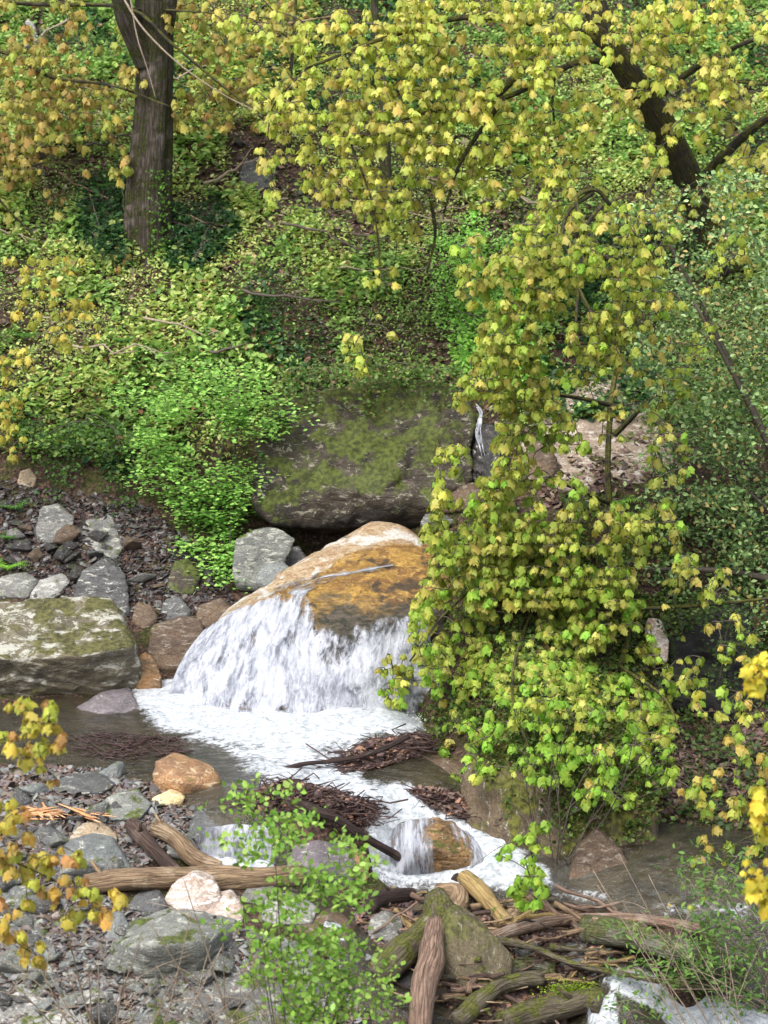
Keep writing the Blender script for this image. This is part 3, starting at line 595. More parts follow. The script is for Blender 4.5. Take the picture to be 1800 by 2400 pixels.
for o_, l_, m_, k_ in [
    ([(560, 2300), (575, 2230), (640, 2200), (720, 2215), (760, 2270), (700, 2320), (600, 2325)], 'olive-grey boulder half hidden by the near green shrub', 'greygreen', 1.1),
    ([(20, 2240), (30, 2200), (90, 2180), (140, 2200), (150, 2240), (90, 2255)], 'low dark slate block near the left edge', 'slate', 1.2),
    ([(300, 2125), (320, 2095), (370, 2092), (392, 2118), (360, 2138)], 'small dark stone under the middle of the long log', 'slate', 1.),
    ([(440, 1960), (452, 1905), (500, 1885), (560, 1900), (566, 1940), (500, 1975)], 'dark grey slab left of the small curtain fall', 'slate', 1.1),
    ([(60, 1985), (70, 1945), (115, 1935), (150, 1960), (130, 1990)], 'dark grey stone between the split wood and the blue-grey boulder', 'slate', 1.1),
    ([(232, 1905), (250, 1870), (320, 1858), (350, 1885), (330, 1915), (260, 1920)], 'flat mossy grey slab above the leaning logs', 'greygreen', 1.4),
    ([(120, 1845), (150, 1822), (230, 1818), (270, 1838), (240, 1856), (150, 1860)], 'long thin slate slab at the pool edge', 'slate', 1.5),
    ([(480, 2420), (500, 2380), (560, 2360), (620, 2390), (620, 2430)], 'tawny stone at the bottom edge below the brown-grey slab', 'tan', .9),
    ([(150, 2420), (165, 2385), (215, 2372), (250, 2395), (245, 2430)], 'pale grey cobble at the bottom edge', 'pale', 1.),
    ([(700, 2180), (715, 2150), (770, 2140), (820, 2160), (815, 2190), (750, 2200)], 'brownish slab in the side channel behind the near green shrub', 'brown', 1.1),
    ([(860, 2330), (880, 2270), (940, 2250), (985, 2290), (970, 2340), (900, 2350)], 'dark boulder between the near green shrub and the upright log', 'dark', .9),
    ([(-40, 2200), (-20, 2170), (60, 2160), (110, 2180), (100, 2215), (-20, 2225)], 'flat grey slab at the left edge above the mottled boulder', 'grey', 1.2),
    ([(180, 2240), (190, 2200), (240, 2190), (262, 2215), (250, 2245)], 'angular grey block left of the broad flat boulder', 'slate', 1.),
    ([(300, 2340), (315, 2300), (370, 2285), (400, 2310), (380, 2350)], 'angular grey-green block in front of the broad flat boulder', 'greygreen', 1.),
    ([(460, 2330), (490, 2290), (560, 2270), (600, 2290), (580, 2330), (500, 2345)], 'tilted grey slab right of the bare pale twigs', 'pale', 1.1),
    ([(40, 1920), (55, 1895), (110, 1888), (130, 1905), (100, 1930)], 'thin grey slab under the split wood slivers', 'slate', 1.3),
    ([(390, 2000), (400, 1965), (440, 1955), (462, 1985), (440, 2010)], 'small grey stone right of the leaning logs', 'grey', 1.),
    ([(560, 2110), (580, 2085), (640, 2080), (660, 2105), (620, 2120)], 'flat grey stone below the right end of the long log', 'grey', 1.3)]:
    rock(o_, l_, m_, kk=k_)
# scattered loose stones
def randhull(n, s): 
    q = rng.normal(size=(n, 3)); q /= np.linalg.norm(q, axis=1)[:, None]; return q * np.array(s) * rng.uniform(.75, 1.1, (n, 1))
protos = []
for i in range(10):
    s = [(1, .8, .45), (1, .7, .3), (1, .85, .6), (1, .6, .22)][i % 4]
    V, f = body(randhull(10, s), 4, 40, .07, 1.6, 60 + i); protos.append((V, f))
def stones(n, poly, smin, smax, mats, label, group, expo=2.2):
    P = np.array(poly, float); k = 0; pts = []
    while len(pts) < n:
        q = rng.uniform(P.min(0), P.max(0), (400, 2)); q = q[sdpoly(q[:, 0], q[:, 1], poly) > 0]; pts += q.tolist()
    pts = np.array(pts[:n]); G = ground(pts[:, 0], pts[:, 1]); G[:, 2] = H(G[:, 0], G[:, 1])
    meshes = {}
    for i in range(n):
        j = int(rng.integers(len(protos))); m = mats[int(rng.integers(len(mats)))]
        key = (j, m)
        if key not in meshes:
            o = mk('stone', protos[j][0], protos[j][1], M[m], smooth=True); meshes[key] = o.data
            # recentre on the mesh middle so that copies sit on the ground
        else:
            o = bpy.data.objects.new('stone', meshes[key]); COL.objects.link(o)
        s = smin + (smax - smin) * rng.random() ** expo
        o.location = (G[i, 0], G[i, 1], G[i, 2] - .12 * s); o.scale = (s, s * rng.uniform(.8, 1.15), s)
        o.rotation_euler = (rng.uniform(-.35, .35), rng.uniform(-.35, .35), rng.uniform(0, 6.28))
        tag(o, label, 'stone', group)
LB = [(-20, 1800), (350, 1800), (470, 1880), (430, 1960), (300, 2060), (220, 2100), (400, 2140), (560, 2180), (700, 2240), (880, 2260), (860, 2420), (-20, 2420)]
stones(140, LB, .06, .30, ['slate', 'grey', 'bluegrey', 'greygreen'], 'loose grey stone lying on the near gravel bank', 'loose grey stones on the near gravel bank')
stones(46, [(-20, 1860), (300, 1880), (300, 2060), (560, 2150), (560, 2420), (-20, 2420)], .14, .30, ['slate', 'greygreen', 'grey', 'slate'], 'broad angular grey slab overlapping others on the near bank', 'broad slabs on the near bank', 1.2)
stones(18, LB, .03, .09, ['tan', 'orange', 'pinkwhite'], 'loose pale tan stone lying on the near gravel bank', 'loose tan stones on the near gravel bank')
stones(90, [(0, 1140), (330, 1200), (480, 1330), (540, 1420), (440, 1460), (340, 1440), (200, 1400), (0, 1400)], .06, .32, ['slate', 'dark', 'brown', 'dark', 'grey', 'dark'], 'loose stone on the shadowy bank above the lichen boulder', 'loose stones above the lichen boulder')  # mostly dark rock, chosen to put the bank's deep shadow into the stones
stones(36, [(850, 2130), (1000, 2130), (1300, 2200), (1400, 2300), (1380, 2420), (860, 2420)], .05, .22, ['slate', 'brown', 'grey', 'dark'], 'loose stone among the jammed logs', 'loose stones among the jammed logs')
stones(22, [(860, 1740), (1100, 1760), (1150, 1850), (1080, 1900), (950, 1860)], .05, .16, ['brown', 'dark', 'slate'], 'loose stone on the ledge right of the rapids', 'loose stones beside the rapids')
stones(26, [(560, 330), (720, 400), (860, 520), (840, 560), (700, 500), (540, 430)], .05, .16, ['dark', 'slate', 'grey'], 'loose dark stone in the dry gully on the slope', 'loose stones in the dry gully')

def chips(name, label, n, poly, smin, smax, cols, mat, lift=.01, flat=.25, kind='stuff', tilt=.5, wat=False, up=0.):
    P = np.array(poly, float); pts = np.zeros((0, 2))
    while len(pts) < n:
        q = rng.uniform(P.min(0), P.max(0), (n * 2, 2)); pts = np.vstack([pts, q[sdpoly(q[:, 0], q[:, 1], poly) > 0]])
    pts = pts[:n]; G = ground(pts[:, 0], pts[:, 1], wat); G[:, 2] = np.maximum(H(G[:, 0], G[:, 1]), WAT(G[:, 0], G[:, 1]) if wat else -99) + lift + rng.uniform(0, 1, n) * up * np.clip(sdpoly(pts[:, 0], pts[:, 1], poly) / 30, 0, 1)
    v0 = np.array([(-1, -.5, -.5), (0, -.8, -.5), (1, -.3, -.5), (.8, .6, -.5), (-.3, .8, -.5), (-.8, -.3, .5), (.1, -.6, .5), (.8, -.1, .5), (.5, .5, .5), (-.4, .5, .5)], float)
    t = [(5, 6, 9), (6, 7, 8), (6, 8, 9)]
    for i in range(5): a, b = i, (i + 1) % 5; t += [(a, b, b + 5), (a, b + 5, a + 5)]
    s = rng.uniform(smin, smax, n) * rng.uniform(.5, 1, n)
    put(name, label, v0 * np.array([1, 1, flat]), np.array(t), G, eul(rng.normal(0, tilt, n), rng.normal(0, tilt, n), rng.uniform(0, 6.28, n)), s, pick(cols, n), mat, kind=kind, jit=.3)

n_ = NT('stone_chip'); M['chip'] = n_.fin(n_.n('ShaderNodeBsdfPrincipled', {'Base Color': n_.n('ShaderNodeVertexColor', layer_name='col').outputs[0], 'Roughness': .7}))
slates = [(.13, .135, .13), (.09, .09, .09), (.19, .195, .185), (.24, .24, .22), (.16, .13, .12)]
litter = [(.12, .07, .06), (.085, .05, .045), (.16, .10, .075), (.06, .038, .034), (.20, .13, .095)]
LB2 = LB
chips('gravel', 'grey slate chips and pebbles covering the near bank', 7000, LB2, .02, .10, slates + [(.11, .085, .065), (.15, .12, .09), (.06, .05, .042)], M['chip'], .01)
chips('leaf_litter', 'reddish-brown dead leaves between the near rocks', 9000, LB2, .015, .05, litter, M['chip'], .02, .12)
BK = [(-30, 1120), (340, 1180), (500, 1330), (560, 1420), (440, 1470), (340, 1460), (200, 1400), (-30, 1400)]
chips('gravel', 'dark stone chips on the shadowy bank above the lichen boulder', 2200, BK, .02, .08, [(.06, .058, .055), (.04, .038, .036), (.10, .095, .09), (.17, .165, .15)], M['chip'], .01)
chips('leaf_litter', 'purplish-brown dead leaves on the shadowy bank', 3500, BK, .02, .06, [(.05, .028, .028), (.035, .02, .02), (.075, .045, .038), (.028, .018, .017)], M['chip'], .02, .12)  # leaf colours darkened to carry the shadow on this bank
JM = [(830, 2110), (1100, 2110), (1420, 2150), (1420, 2280), (1400, 2430), (850, 2430)]
chips('leaf_litter', 'reddish bark scraps and dead leaves among the jammed logs', 6000, JM, .02, .08, litter + [(.3, .16, .1)], M['chip'], .03, .15)
chips('gravel', 'dark stone chips among the jammed logs', 2500, JM, .02, .08, slates, M['chip'], .01)
chips('leaf_litter', 'brown fallen leaves strewn over the wooded slope', 16000, [(-100, -60), (1900, -60), (1900, 950), (1300, 1250), (1100, 900), (600, 980), (-100, 1000)], .03, .085, litter + [(.25, .17, .11), (.33, .27, .19)], M['chip'], .03, .12)

# ------------------------------------------------------------------ tubes: logs, limbs, twigs
def spline(P, n):
    P = np.asarray(P, float)
    if len(P) < 3:
        t = np.linspace(0, 1, n)[:, None]; return P[0] + (P[-1] - P[0]) * t
    Q = np.vstack([2 * P[0] - P[1], P, 2 * P[-1] - P[-2]]); m = len(P) - 1; o = []
    for u in np.linspace(0, m - 1e-6, n):
        i = int(u); t = u - i; a, b, c, d = Q[i], Q[i + 1], Q[i + 2], Q[i + 3]
        o.append(.5 * ((2 * b) + (-a + c) * t + (2 * a - 5 * b + 4 * c - d) * t * t + (-a + 3 * b - 3 * c + d) * t ** 3))
    return np.array(o)
def tube(P, R, ns=10, rough=0., seed=0, flat=1.):
    P = np.asarray(P, float); n = len(P); R = np.broadcast_to(np.asarray(R, float), (n,)) if np.ndim(R) == 0 else np.asarray(R, float)
    T = np.gradient(P, axis=0); T /= np.linalg.norm(T, axis=1)[:, None] + 1e-9
    ref = np.array([0, 0, 1.]) if abs(T[:, 2]).mean() < .8 else np.array([0, 1., 0])
    A = np.cross(T, ref); A /= np.linalg.norm(A, axis=1)[:, None] + 1e-9; B = np.cross(A, T)
    th = np.linspace(0, 2 * np.pi, ns, endpoint=False); s = np.r_[0, np.cumsum(np.linalg.norm(np.diff(P, axis=0), axis=1))]
    rr = np.repeat(R[:, None], ns, 1)
    if rough:
        q = np.stack([np.cos(th)[None] * 1.2 + 0 * s[:, None], np.sin(th)[None] * 1.2 + 0 * s[:, None], s[:, None] * 1.6 / max(R.mean() * 5, .05) * .35 + 0 * th[None]], -1)
        rr = rr * (1 + rough * fbm(q * 1.5, 4, seed) * 1.6 + rough * .5 * vn(q * np.array([5, 5, 1.]), seed + 3))
    V = P[:, None] + rr[..., None] * (np.cos(th)[None, :, None] * A[:, None] + flat * np.sin(th)[None, :, None] * B[:, None])
    uv = np.stack([np.cos(th)[None] * R[:, None], s[:, None] + 0 * th[None], np.sin(th)[None] * R[:, None]], -1)
    V = V.reshape(-1, 3); i = np.arange(n - 1)[:, None] * ns; j = np.arange(ns)[None]; k = (j + 1) % ns
    Fq = np.stack([i + j, i + k, i + ns + k, i + ns + j], -1).reshape(-1, 4)
    V = np.vstack([V, P[0] - T[0] * R[0] * .15, P[-1] + T[-1] * R[-1] * .15]); uv = np.vstack([uv.reshape(-1, 3), [[0, -.02, 0]], [[0, s[-1] + .02, 0]]])
    a = len(V) - 2
    tri = [(int((q + 1) % ns), q, a) for q in range(ns)] + [((n - 1) * ns + q, (n - 1) * ns + (q + 1) % ns, a + 1) for q in range(ns)]
    tr = np.vstack([Fq[:, [0, 1, 2]], Fq[:, [0, 2, 3]], np.array(tri)])
    return V, tr, uv
def tubes(name, L, mat, parent=None, label=None, cat=None, group=None, smooth=True):
    V = []; Fc = []; U = []; k = 0
    for v, f, u in L: V.append(v); Fc.append(f + k); U.append(u); k += len(v)
    return tag(mk(name, np.vstack(V), np.vstack(Fc), mat, parent=parent, smooth=smooth, uv=np.vstack(U)), label, cat, group)
def twig3(A, B, r, sag=.06, k=5):
    A = np.array(A, float); B = np.array(B, float); t = np.linspace(0, 1, k)[:, None]; L = np.linalg.norm(B - A)
    P = A + (B - A) * t + np.array([0, 0, 1.]) * (sag * L * np.sin(np.pi * t)) + rng.normal(0, .03 * L, (k, 3)) * np.sin(np.pi * t)
    return tube(P, np.linspace(r, r * .55, k), 4)

def log(pts, rad, label, mat, lift=None, n=26, ns=14, rough=.13, name='log', cat='log', Ys=None, taper=None, group=None, stubs=0):
    P = []
    for i, q in enumerate(pts):
        g = ground(q[0], q[1])[0]
        if name == 'branch' or len(q) == 4: P.append(at(*q[:3]))
        else: P.append(at(q[0], q[1], g[1] - rad * .0054 * 1.1 - (lift or 0)))
    P = spline(P, n) ; P = P + np.stack([n2(P[:, 0], P[:, 1], 2., 2, 4), 0 * P[:, 0], n2(P[:, 0], P[:, 1], 2., 2, 6)], -1) * rad * .0054 * .5
    R = np.full(n, rad * .0049) if taper is None else np.linspace(rad, rad * taper, n) * .0049
    sd = int(abs(P[0, 0] * 37 + P[0, 1] * 91)) + 3
    R = R * (1 + .12 * np.sin(np.linspace(0, 7, n) + sd))
    L = [tube(P, R, ns, rough, sd)]
    for j in range(stubs):
        i = int(rng.integers(3, n - 3)); d = rng.normal(size=3) * np.array([1, .5, 1]); d[2] = abs(d[2]); d /= np.linalg.norm(d)
        L.append(tube(np.array([P[i], P[i] + d * R[i] * 2.6]), [R[i] * .4, R[i] * .15], 6))
    return tubes(name, L, M[mat], None, label, cat, group)
log([(205, 2078), (330, 2062), (460, 2062), (580, 2056), (712, 2052)], 27, 'long weathered tan log lying flat across the near bank', 'driftwood', n=50, ns=20, rough=.2, stubs=2)
log([(308, 1928), (345, 1975), (418, 2056)], 19, 'dark brown leaning log, left one of the leaning pair', 'darkwood', rough=.15, stubs=1)
log([(356, 1935), (410, 1965), (455, 2015), (512, 2036)], 23, 'light brown gnarled log, right one of the leaning pair', 'driftwood', rough=.22, taper=.7, stubs=1)
log([(860, 2118), (920, 2100), (990, 2096), (1082, 2066)], 22, 'dark wet log lying below the lower cascade', 'wetwood', rough=.15, stubs=3)
log([(1084, 2056, -3.75), (1135, 2105, -3.9), (1188, 2162, -4.05)], 20, 'yellowish-tan barkless log sloping down to the right', 'drifttan', lift=.15, rough=.12)
log([(1028, 2088, -3.9), (1068, 2094, -3.95), (1075, 2120, -3.97), (1064, 2150, -4.0)], 22, 'short bent tan stub between the dark log and the boulder stump', 'driftwood', lift=.2, rough=.15)
log([(1015, 2160, -4.1), (960, 2215, -4.3), (890, 2275, -4.5)], 34, 'thick mossy pale log slanting down to the left', 'mosswood', lift=.15, rough=.12)
log([(1022, 2165, -4.2), (1005, 2260, -4.6), (985, 2420, -5.1)], 26, 'pinkish barkless log standing nearly upright at the bottom', 'driftpink', lift=.45, rough=.16, taper=1.15, n=34)
log([(1025, 2110, -4.15), (1035, 2160, -4.1)], 34, 'short upright mossy stump crowning the log jam', 'mosswood', lift=.3, rough=.2, name='stump', cat='stump', n=10)
rock([(1020, 2190), (1050, 2140), (1110, 2160), (1180, 2215), (1200, 2240), (1160, 2310), (1120, 2345), (1060, 2260)], 'big olive-brown mossy stump block leaning in the log jam', 'olive', Y=-4.95, kk=.5, name='stump', cat='stump', amp=.03)
log([(1130, 2205), (1250, 2165), (1380, 2150), (1500, 2155), (1645, 2182)], 13, 'long reddish-tan pole crossing the log jam', 'driftpink', lift=.2, rough=.12, n=50)
log([(1150, 2178), (1260, 2158), (1400, 2130), (1560, 2145)], 12, 'faded pink split branch behind the long pole', 'driftpink', rough=.2, n=40)
log([(1370, 2172), (1480, 2195), (1600, 2230), (1730, 2275)], 31, 'thick grey-green mossy log at the lower right', 'greylog', lift=.12, rough=.1, n=40)
log([(1160, 2200), (1260, 2225), (1350, 2260), (1460, 2282), (1650, 2318)], 9, 'thin curved branch with yellow moss below the long pole', 'mosswood', lift=.3, rough=.1, n=50, taper=.6)
log([(1190, 2150), (1230, 2120), (1280, 2085)], 17, 'short tan log pointing up to the right behind the tan log', 'driftwood')
log([(1230, 2195), (1310, 2140), (1388, 2096)], 6, 'slim straight stick pointing up to the right', 'driftwood', n=20)
log([(1070, 2398), (1120, 2345), (1180, 2305), (1265, 2292)], 20, 'curved rotten log in front of the olive stump', 'mosswood', lift=.1, rough=.25, n=34, stubs=2)
log([(1150, 2290), (1230, 2262), (1300, 2270)], 16, 'weathered grey root right of the olive stump', 'greylog', rough=.25)
log([(1180, 2400), (1260, 2370), (1370, 2345), (1420, 2350)], 32, 'fat rotten log with bright green moss at the bottom', 'mosswood', rough=.18, n=34)
log([(1235, 2360), (1290, 2330), (1310, 2290)], 14, 'short forked brown branch above the rotten log', 'darkwood', rough=.2)
log([(900, 2246), (940, 2200), (962, 2172)], 10, 'orange splintered stick left of the mossy pale log', 'splinter', rough=.3)
log([(700, 1880), (745, 1900), (800, 1925), (860, 1965), (952, 2018)], 10, 'dark bent branch lying across the twig dam', 'wetwood', lift=.25, rough=.12, n=40, taper=1.2)
log([(668, 1802, -1.7), (720, 1790, -1.75), (790, 1782, -1.75), (870, 1765, -1.7), (960, 1725, -1.5)], 6, 'thin dark branch reaching out over the white rapids', 'wetwood', rough=.1, n=40, name='branch', cat='branch')
log([(1080, 1900), (1140, 1896), (1210, 1908)], 9, 'short pinkish stick on the twig drift right of the cascade', 'driftpink', rough=.2)

jp = [(900, 2120), (1150, 2110), (1420, 2130), (1560, 2190), (1460, 2280), (1400, 2400), (1040, 2400), (880, 2330)]
k_ = 0
while k_ < 200:
    q = rng.uniform((880, 2110), (1560, 2400))
    if sdpoly(q[:1], q[1:], jp)[0] < 0: continue
    k_ += 1; g = ground(q[0], q[1])[0]; a = rng.normal(-.15, .6) + (1.2 if rng.random() < .25 else 0); l = rng.uniform(.15, .75) * (.6 + .4 * rng.random()); m_ = 7; tt = np.linspace(-1, 1, m_)[:, None]
    g = g + np.array([0, -.05, rng.uniform(.02, .18)]); d = np.array([np.cos(a), np.sin(a) * .7, rng.normal(0, .2)]) * l
    Q = g + d * tt + rng.normal(0, .04 * l, (m_, 3)); r_ = .010 + .035 * rng.random() ** 2
    tubes('broken_branch', [tube(Q, np.linspace(r_, r_ * rng.uniform(.4, .9), m_), 9, .25, k_)], M[['driftwood', 'driftpink', 'mosswood', 'darkwood', 'drifttan', 'driftwood'][k_ % 6]], None, 'short broken piece of branch wedged in the log jam', 'branch', 'broken branches in the log jam')
def twigpile(poly, n, lmin, lmax, label, up=.12, mat='twigred'):
    P = np.array(poly, float); L = []; c = 0
    while c < n:
        q = rng.uniform(P.min(0), P.max(0))
        if sdpoly(q[0:1], q[1:2], poly)[0] < 0: continue
        c += 1; g = ground(q[0], q[1], True)[0]; w = float(np.clip(sdpoly(q[0:1], q[1:2], poly)[0] / 40, 0, 1))
        g[2] = max(H(g[0:1], g[1:2])[0], WAT(g[0:1], g[1:2])[0]) + rng.uniform(0, up) * w + .01
        a = rng.normal(0, .8) + (np.pi if rng.random() < .5 else 0); l = lmin + (lmax - lmin) * rng.random() ** 2.2
        d = np.array([np.cos(a), np.sin(a) * .8, rng.normal(0, .13)]) * l / 2; k = 5; t = np.linspace(-1, 1, k)[:, None]
        Q = g + d * t + rng.normal(0, .10 * l, (k, 3)) * np.array([1, 1, .45])
        L.append(tube(Q, np.linspace(1, .5, k) * rng.uniform(.004, .013), 4))
    return tag(tubes('twig_debris', L, M[mat], None, label, None), kind='stuff')
twigpile([(170, 1735), (260, 1715), (420, 1735), (440, 1765), (300, 1785), (180, 1770)], 170, .15, .6, 'flat raft of drowned reddish twigs in the still left side of the pool', .05)
twigpile([(600, 1855), (660, 1830), (760, 1850), (880, 1890), (900, 1915), (820, 1940), (700, 1915), (560, 1890)], 420, .2, .9, 'reddish twig dam between the pool and the lower falls', .2)
twigpile([(780, 1790), (860, 1740), (1000, 1720), (1010, 1760), (900, 1800), (800, 1815)], 260, .2, .8, 'dark twig heap at the right rim of the foaming pool', .24)
twigpile([(960, 1850), (1020, 1850), (1150, 1880), (1200, 1920), (1130, 1935), (1000, 1895)], 240, .15, .6, 'reddish twig drift right of the cascade', .16)
twigpile([(1120, 2160), (1350, 2120), (1450, 2160), (1420, 2260), (1300, 2330), (1150, 2300)], 240, .15, .7, 'tangle of broken twigs under the jammed logs', .1)

for pl_, lb_ in [([(600, 1855), (660, 1830), (760, 1850), (880, 1890), (900, 1915), (820, 1940), (700, 1915), (560, 1890)], 'reddish bark scraps caught in the twig dam'), ([(780, 1790), (860, 1740), (1000, 1720), (1010, 1760), (900, 1800), (800, 1815)], 'dark leaf scraps in the twig heap by the foaming pool'), ([(960, 1850), (1020, 1850), (1150, 1880), (1200, 1920), (1130, 1935), (1000, 1895)], 'orange-brown bark scraps in the drift right of the cascade')]:
    chips('leaf_litter', lb_, 900, pl_, .015, .06, litter + [(.3, .15, .09)], M['chip'], .02, .12, wat=True, up=.16)
def splinters(pts, n, spread, lmin, lmax, label):
    base = ground(*pts)[0]; L = []
    for i in range(n):
        a = rng.uniform(-spread, spread) + math.radians(-35); l = rng.uniform(lmin, lmax); z = .03 + .02 * i / n * 3
        c = base + np.array([rng.normal(0, .08), rng.normal(0, .06), z]); d = np.array([np.cos(a), np.sin(a), rng.normal(0.06, .1)]) * l / 2
        L.append(tube(np.array([c - d, c, c + d + np.array([0, 0, .01])]), [.012, .03, .008], 6, 0, 0, .3))
    return tubes('wood_splinters', L, M['splinter'], None, label, 'wood splinters', smooth=False)
splinters((95, 1915), 26, .8, .3, .62, 'fan of bright orange split wood slivers at the left edge')
splinters((210, 1915), 8, .25, .35, .6, 'flat orange split wood piece right of the fan of slivers')
splinters((1330, 585), 6, .5, .2, .4, 'orange broken wood bits high on the slope under the maple') if False else None

# smaller falls
def curtain(name, top, bot, z0, z1, mat, label, nu=60, nv=40, cover=.6, y0=None, push=.12):
    A = np.array(top, float); B = np.array(bot, float); t = np.linspace(0, 1, nu)
    a = np.stack([np.interp(t, np.linspace(0, 1, len(A)), A[:, 0]), np.interp(t, np.linspace(0, 1, len(A)), A[:, 1])], -1)
    b = np.stack([np.interp(t, np.linspace(0, 1, len(B)), B[:, 0]), np.interp(t, np.linspace(0, 1, len(B)), B[:, 1])], -1)
    PA = atz(a[:, 0], a[:, 1], z0); PB = atz(b[:, 0], b[:, 1], z1); s = np.linspace(0, 1, nv)[:, None, None]
    V = PA[None] * (1 - s) + PB[None] * s; V[..., 2] += .22 * abs(z0 - z1) * np.sin(np.pi * s[..., 0]) ** 1.
    w = np.linalg.norm(PA[-1] - PA[0]); L = np.linalg.norm(PB[0] - PA[0]); U, T = np.meshgrid(np.linspace(0, w, nu), np.linspace(0, L, nv))
    V[..., 1] -= .03 * fbm(np.stack([U * 8, T * 1.5, U * 0], -1), 4, 5)
    cv = cover + 0 * U - .3 * sstep(.12, 0, U / w) - .3 * sstep(.88, 1, U / w)
    return tag(mk(name, V.reshape(-1, 3), gridF(nv, nu), M[mat], smooth=True, uv=np.stack([U, T, cv], -1).reshape(-1, 3)), label, kind='structure')
curtain('waterfall', [(462, 1942), (560, 1930), (650, 1940)], [(455, 2030), (560, 2042), (650, 2035)], -.02, -.52, 'fall', 'small curtain of white water under the twig dam', cover=.62)
cb = BVHTree.FromPolygons(CV.tolist(), CF.tolist())
drape('waterfall', [(915, 1935), (960, 1915), (1040, 1918), (1110, 1955), (1150, 1995)], [(905, 2050), (980, 2058), (1080, 2055), (1140, 2050), (1210, 2045)], 'fall2', .03, 80, 50, lambda u, t: .56 - .38 * np.exp(-((u - .5) / .2) ** 2) + .3 * sstep(.75, 1., u), cb, 1.6, zbot=-.8, label='veil of white water over the rounded orange and black rock')
curtain('waterfall', [(1385, 2350), (1430, 2330)], [(1370, 2430), (1440, 2430)], -1.4, -1.9, 'fall', 'narrow white fall at the bottom beside the rotten log', nu=20, cover=.7)
tp = [(1112, 945), (1128, 970), (1118, 1010), (1128, 1050), (1140, 1095)]
PP = np.array([at(p_[0], p_[1], 3.85 - .004 * i) for i, p_ in enumerate(tp)]); PP = spline(PP, 40)
PP[:, 1] -= .10 * np.floor(np.linspace(0, 2.99, 40)); S_ = []
for k in range(26):
    w_ = np.linspace(.02, .07, 40) * (1 + .35 * np.sin(np.linspace(0, 15, 40))); a_ = int(rng.integers(0, 22)); b_ = min(39, a_ + int(rng.integers(8, 20)))
    Q = PP + np.array([1., -.15, 0]) * (w_ * rng.uniform(-1, 1) + .01 * np.sin(np.linspace(0, 9, 40) + rng.uniform(0, 6)))[:, None]; S_.append(tube(Q[a_:b_], rng.uniform(.003, .009), 5))
n_ = NT('falling_strands'); M['strand'] = n_.fin(n_.n('ShaderNodeBsdfPrincipled', {'Base Color': (.42, .44, .48, 1), 'Roughness': .4}))
tag(tubes('waterfall', S_, M['strand']), 'thin white trickle falling down the dark cleft right of the mossy boulder', kind='structure')

# splash drops where the fall meets the pool
n = 1500; u = rng.uniform(0, 1, n); bx = np.interp(u, [0, .2, .5, .8, 1], [430, 520, 690, 860, 1000]); by = np.interp(u, [0, .2, .5, .8, 1], [1650, 1700, 1722, 1716, 1690])
P = atz(bx + rng.normal(0, 12, n), by + rng.normal(4, 10, n), 0.); P[:, 2] = np.abs(rng.normal(0, .07, n)) + .01; P[:, 1] -= .08
v, f = ico(1); put('spray', 'splashing white drops along the foot of the waterfall', v, f, P, eul(u * 6, u * 3, u), rng.uniform(.003, .010, n), np.full((n, 3), .75), M['chip'], kind='stuff')

# ------------------------------------------------------------------ leaves
OV = np.array([(0, 0, 0), (-.26, .3, .05), (-.28, .62, .06), (0, 1, -.05), (.28, .62, .06), (.26, .3, .05), (0, .5, -.03)], float)
OF = np.array([(0, 6, 1), (1, 6, 2), (2, 6, 3), (3, 6, 4), (4, 6, 5), (5, 6, 0)])
RV = OV * np.array([1.45, .9, 1]); NV = OV * np.array([.62, 1.1, 1])
_a = np.radians([-90, -62, -30, -12, 14, 38, 62, 90]); _r = [.12, .42, .62, .40, .95, .55, .70, 1.05]
def maple_leaf():
    pts = [(0, 0)]; half = [(-150, .36), (-128, .56), (-98, .46), (-66, .84), (-42, .66), (-22, .74), (0, 1.0)]
    for a, r in half: pts.append((r * math.sin(math.radians(a)), r * math.cos(math.radians(a))))
    for a, r in half[-2::-1]: pts.append((-r * math.sin(math.radians(a)), r * math.cos(math.radians(a))))
    p = np.array(pts); z = -.42 * (p[:, 0] ** 2) * 1.7 - .42 * np.maximum(p[:, 1], 0) ** 2
    return np.column_stack([p, z]), np.array([(0, i + 1, i) for i in range(1, len(p) - 1)] + [(0, 1, len(p) - 1)])
LV, LF = maple_leaf()
def clusterproto(seed):
    r = np.random.default_rng(seed); L = []; n = int(r.integers(9, 14))
    for i in range(n):
        ring = i < n * .7; a = i * 2.4 + r.normal(0, .35); s = r.uniform(.46, .66) if ring else r.uniform(.32, .5)
        dr = r.uniform(.85, 1.35) if ring else r.uniform(.3, .9); rad = r.uniform(.25, .55) if ring else r.uniform(.05, .25)
        R = eul(np.array([-dr]), np.array([r.normal(0, .3)]), np.array([0.]))[0]; v = (LV * s * np.array([.92, 1.1, 1])) @ R.T + np.array([0, rad, .30 - .35 * rad + r.normal(0, .16)])
        Rz = eul(np.array([0.]), np.array([0.]), np.array([a]))[0]; v = v @ Rz.T
        t = np.ones((len(v), 3)); w = r.random(); t *= r.uniform(.85, 1.12)
        if w < .18: t *= np.array([1.03, .90, .82])
        tipd = np.linalg.norm(LV[:, :2], axis=1)[:, None]; t = t * (1 + (np.array([[1.06, .95, .84]]) - 1) * np.clip(1 - tipd, 0, 1) * .8)
        L.append((v, LF.copy(), t))
    return join(L)
CP = [clusterproto(s) for s in range(6)]

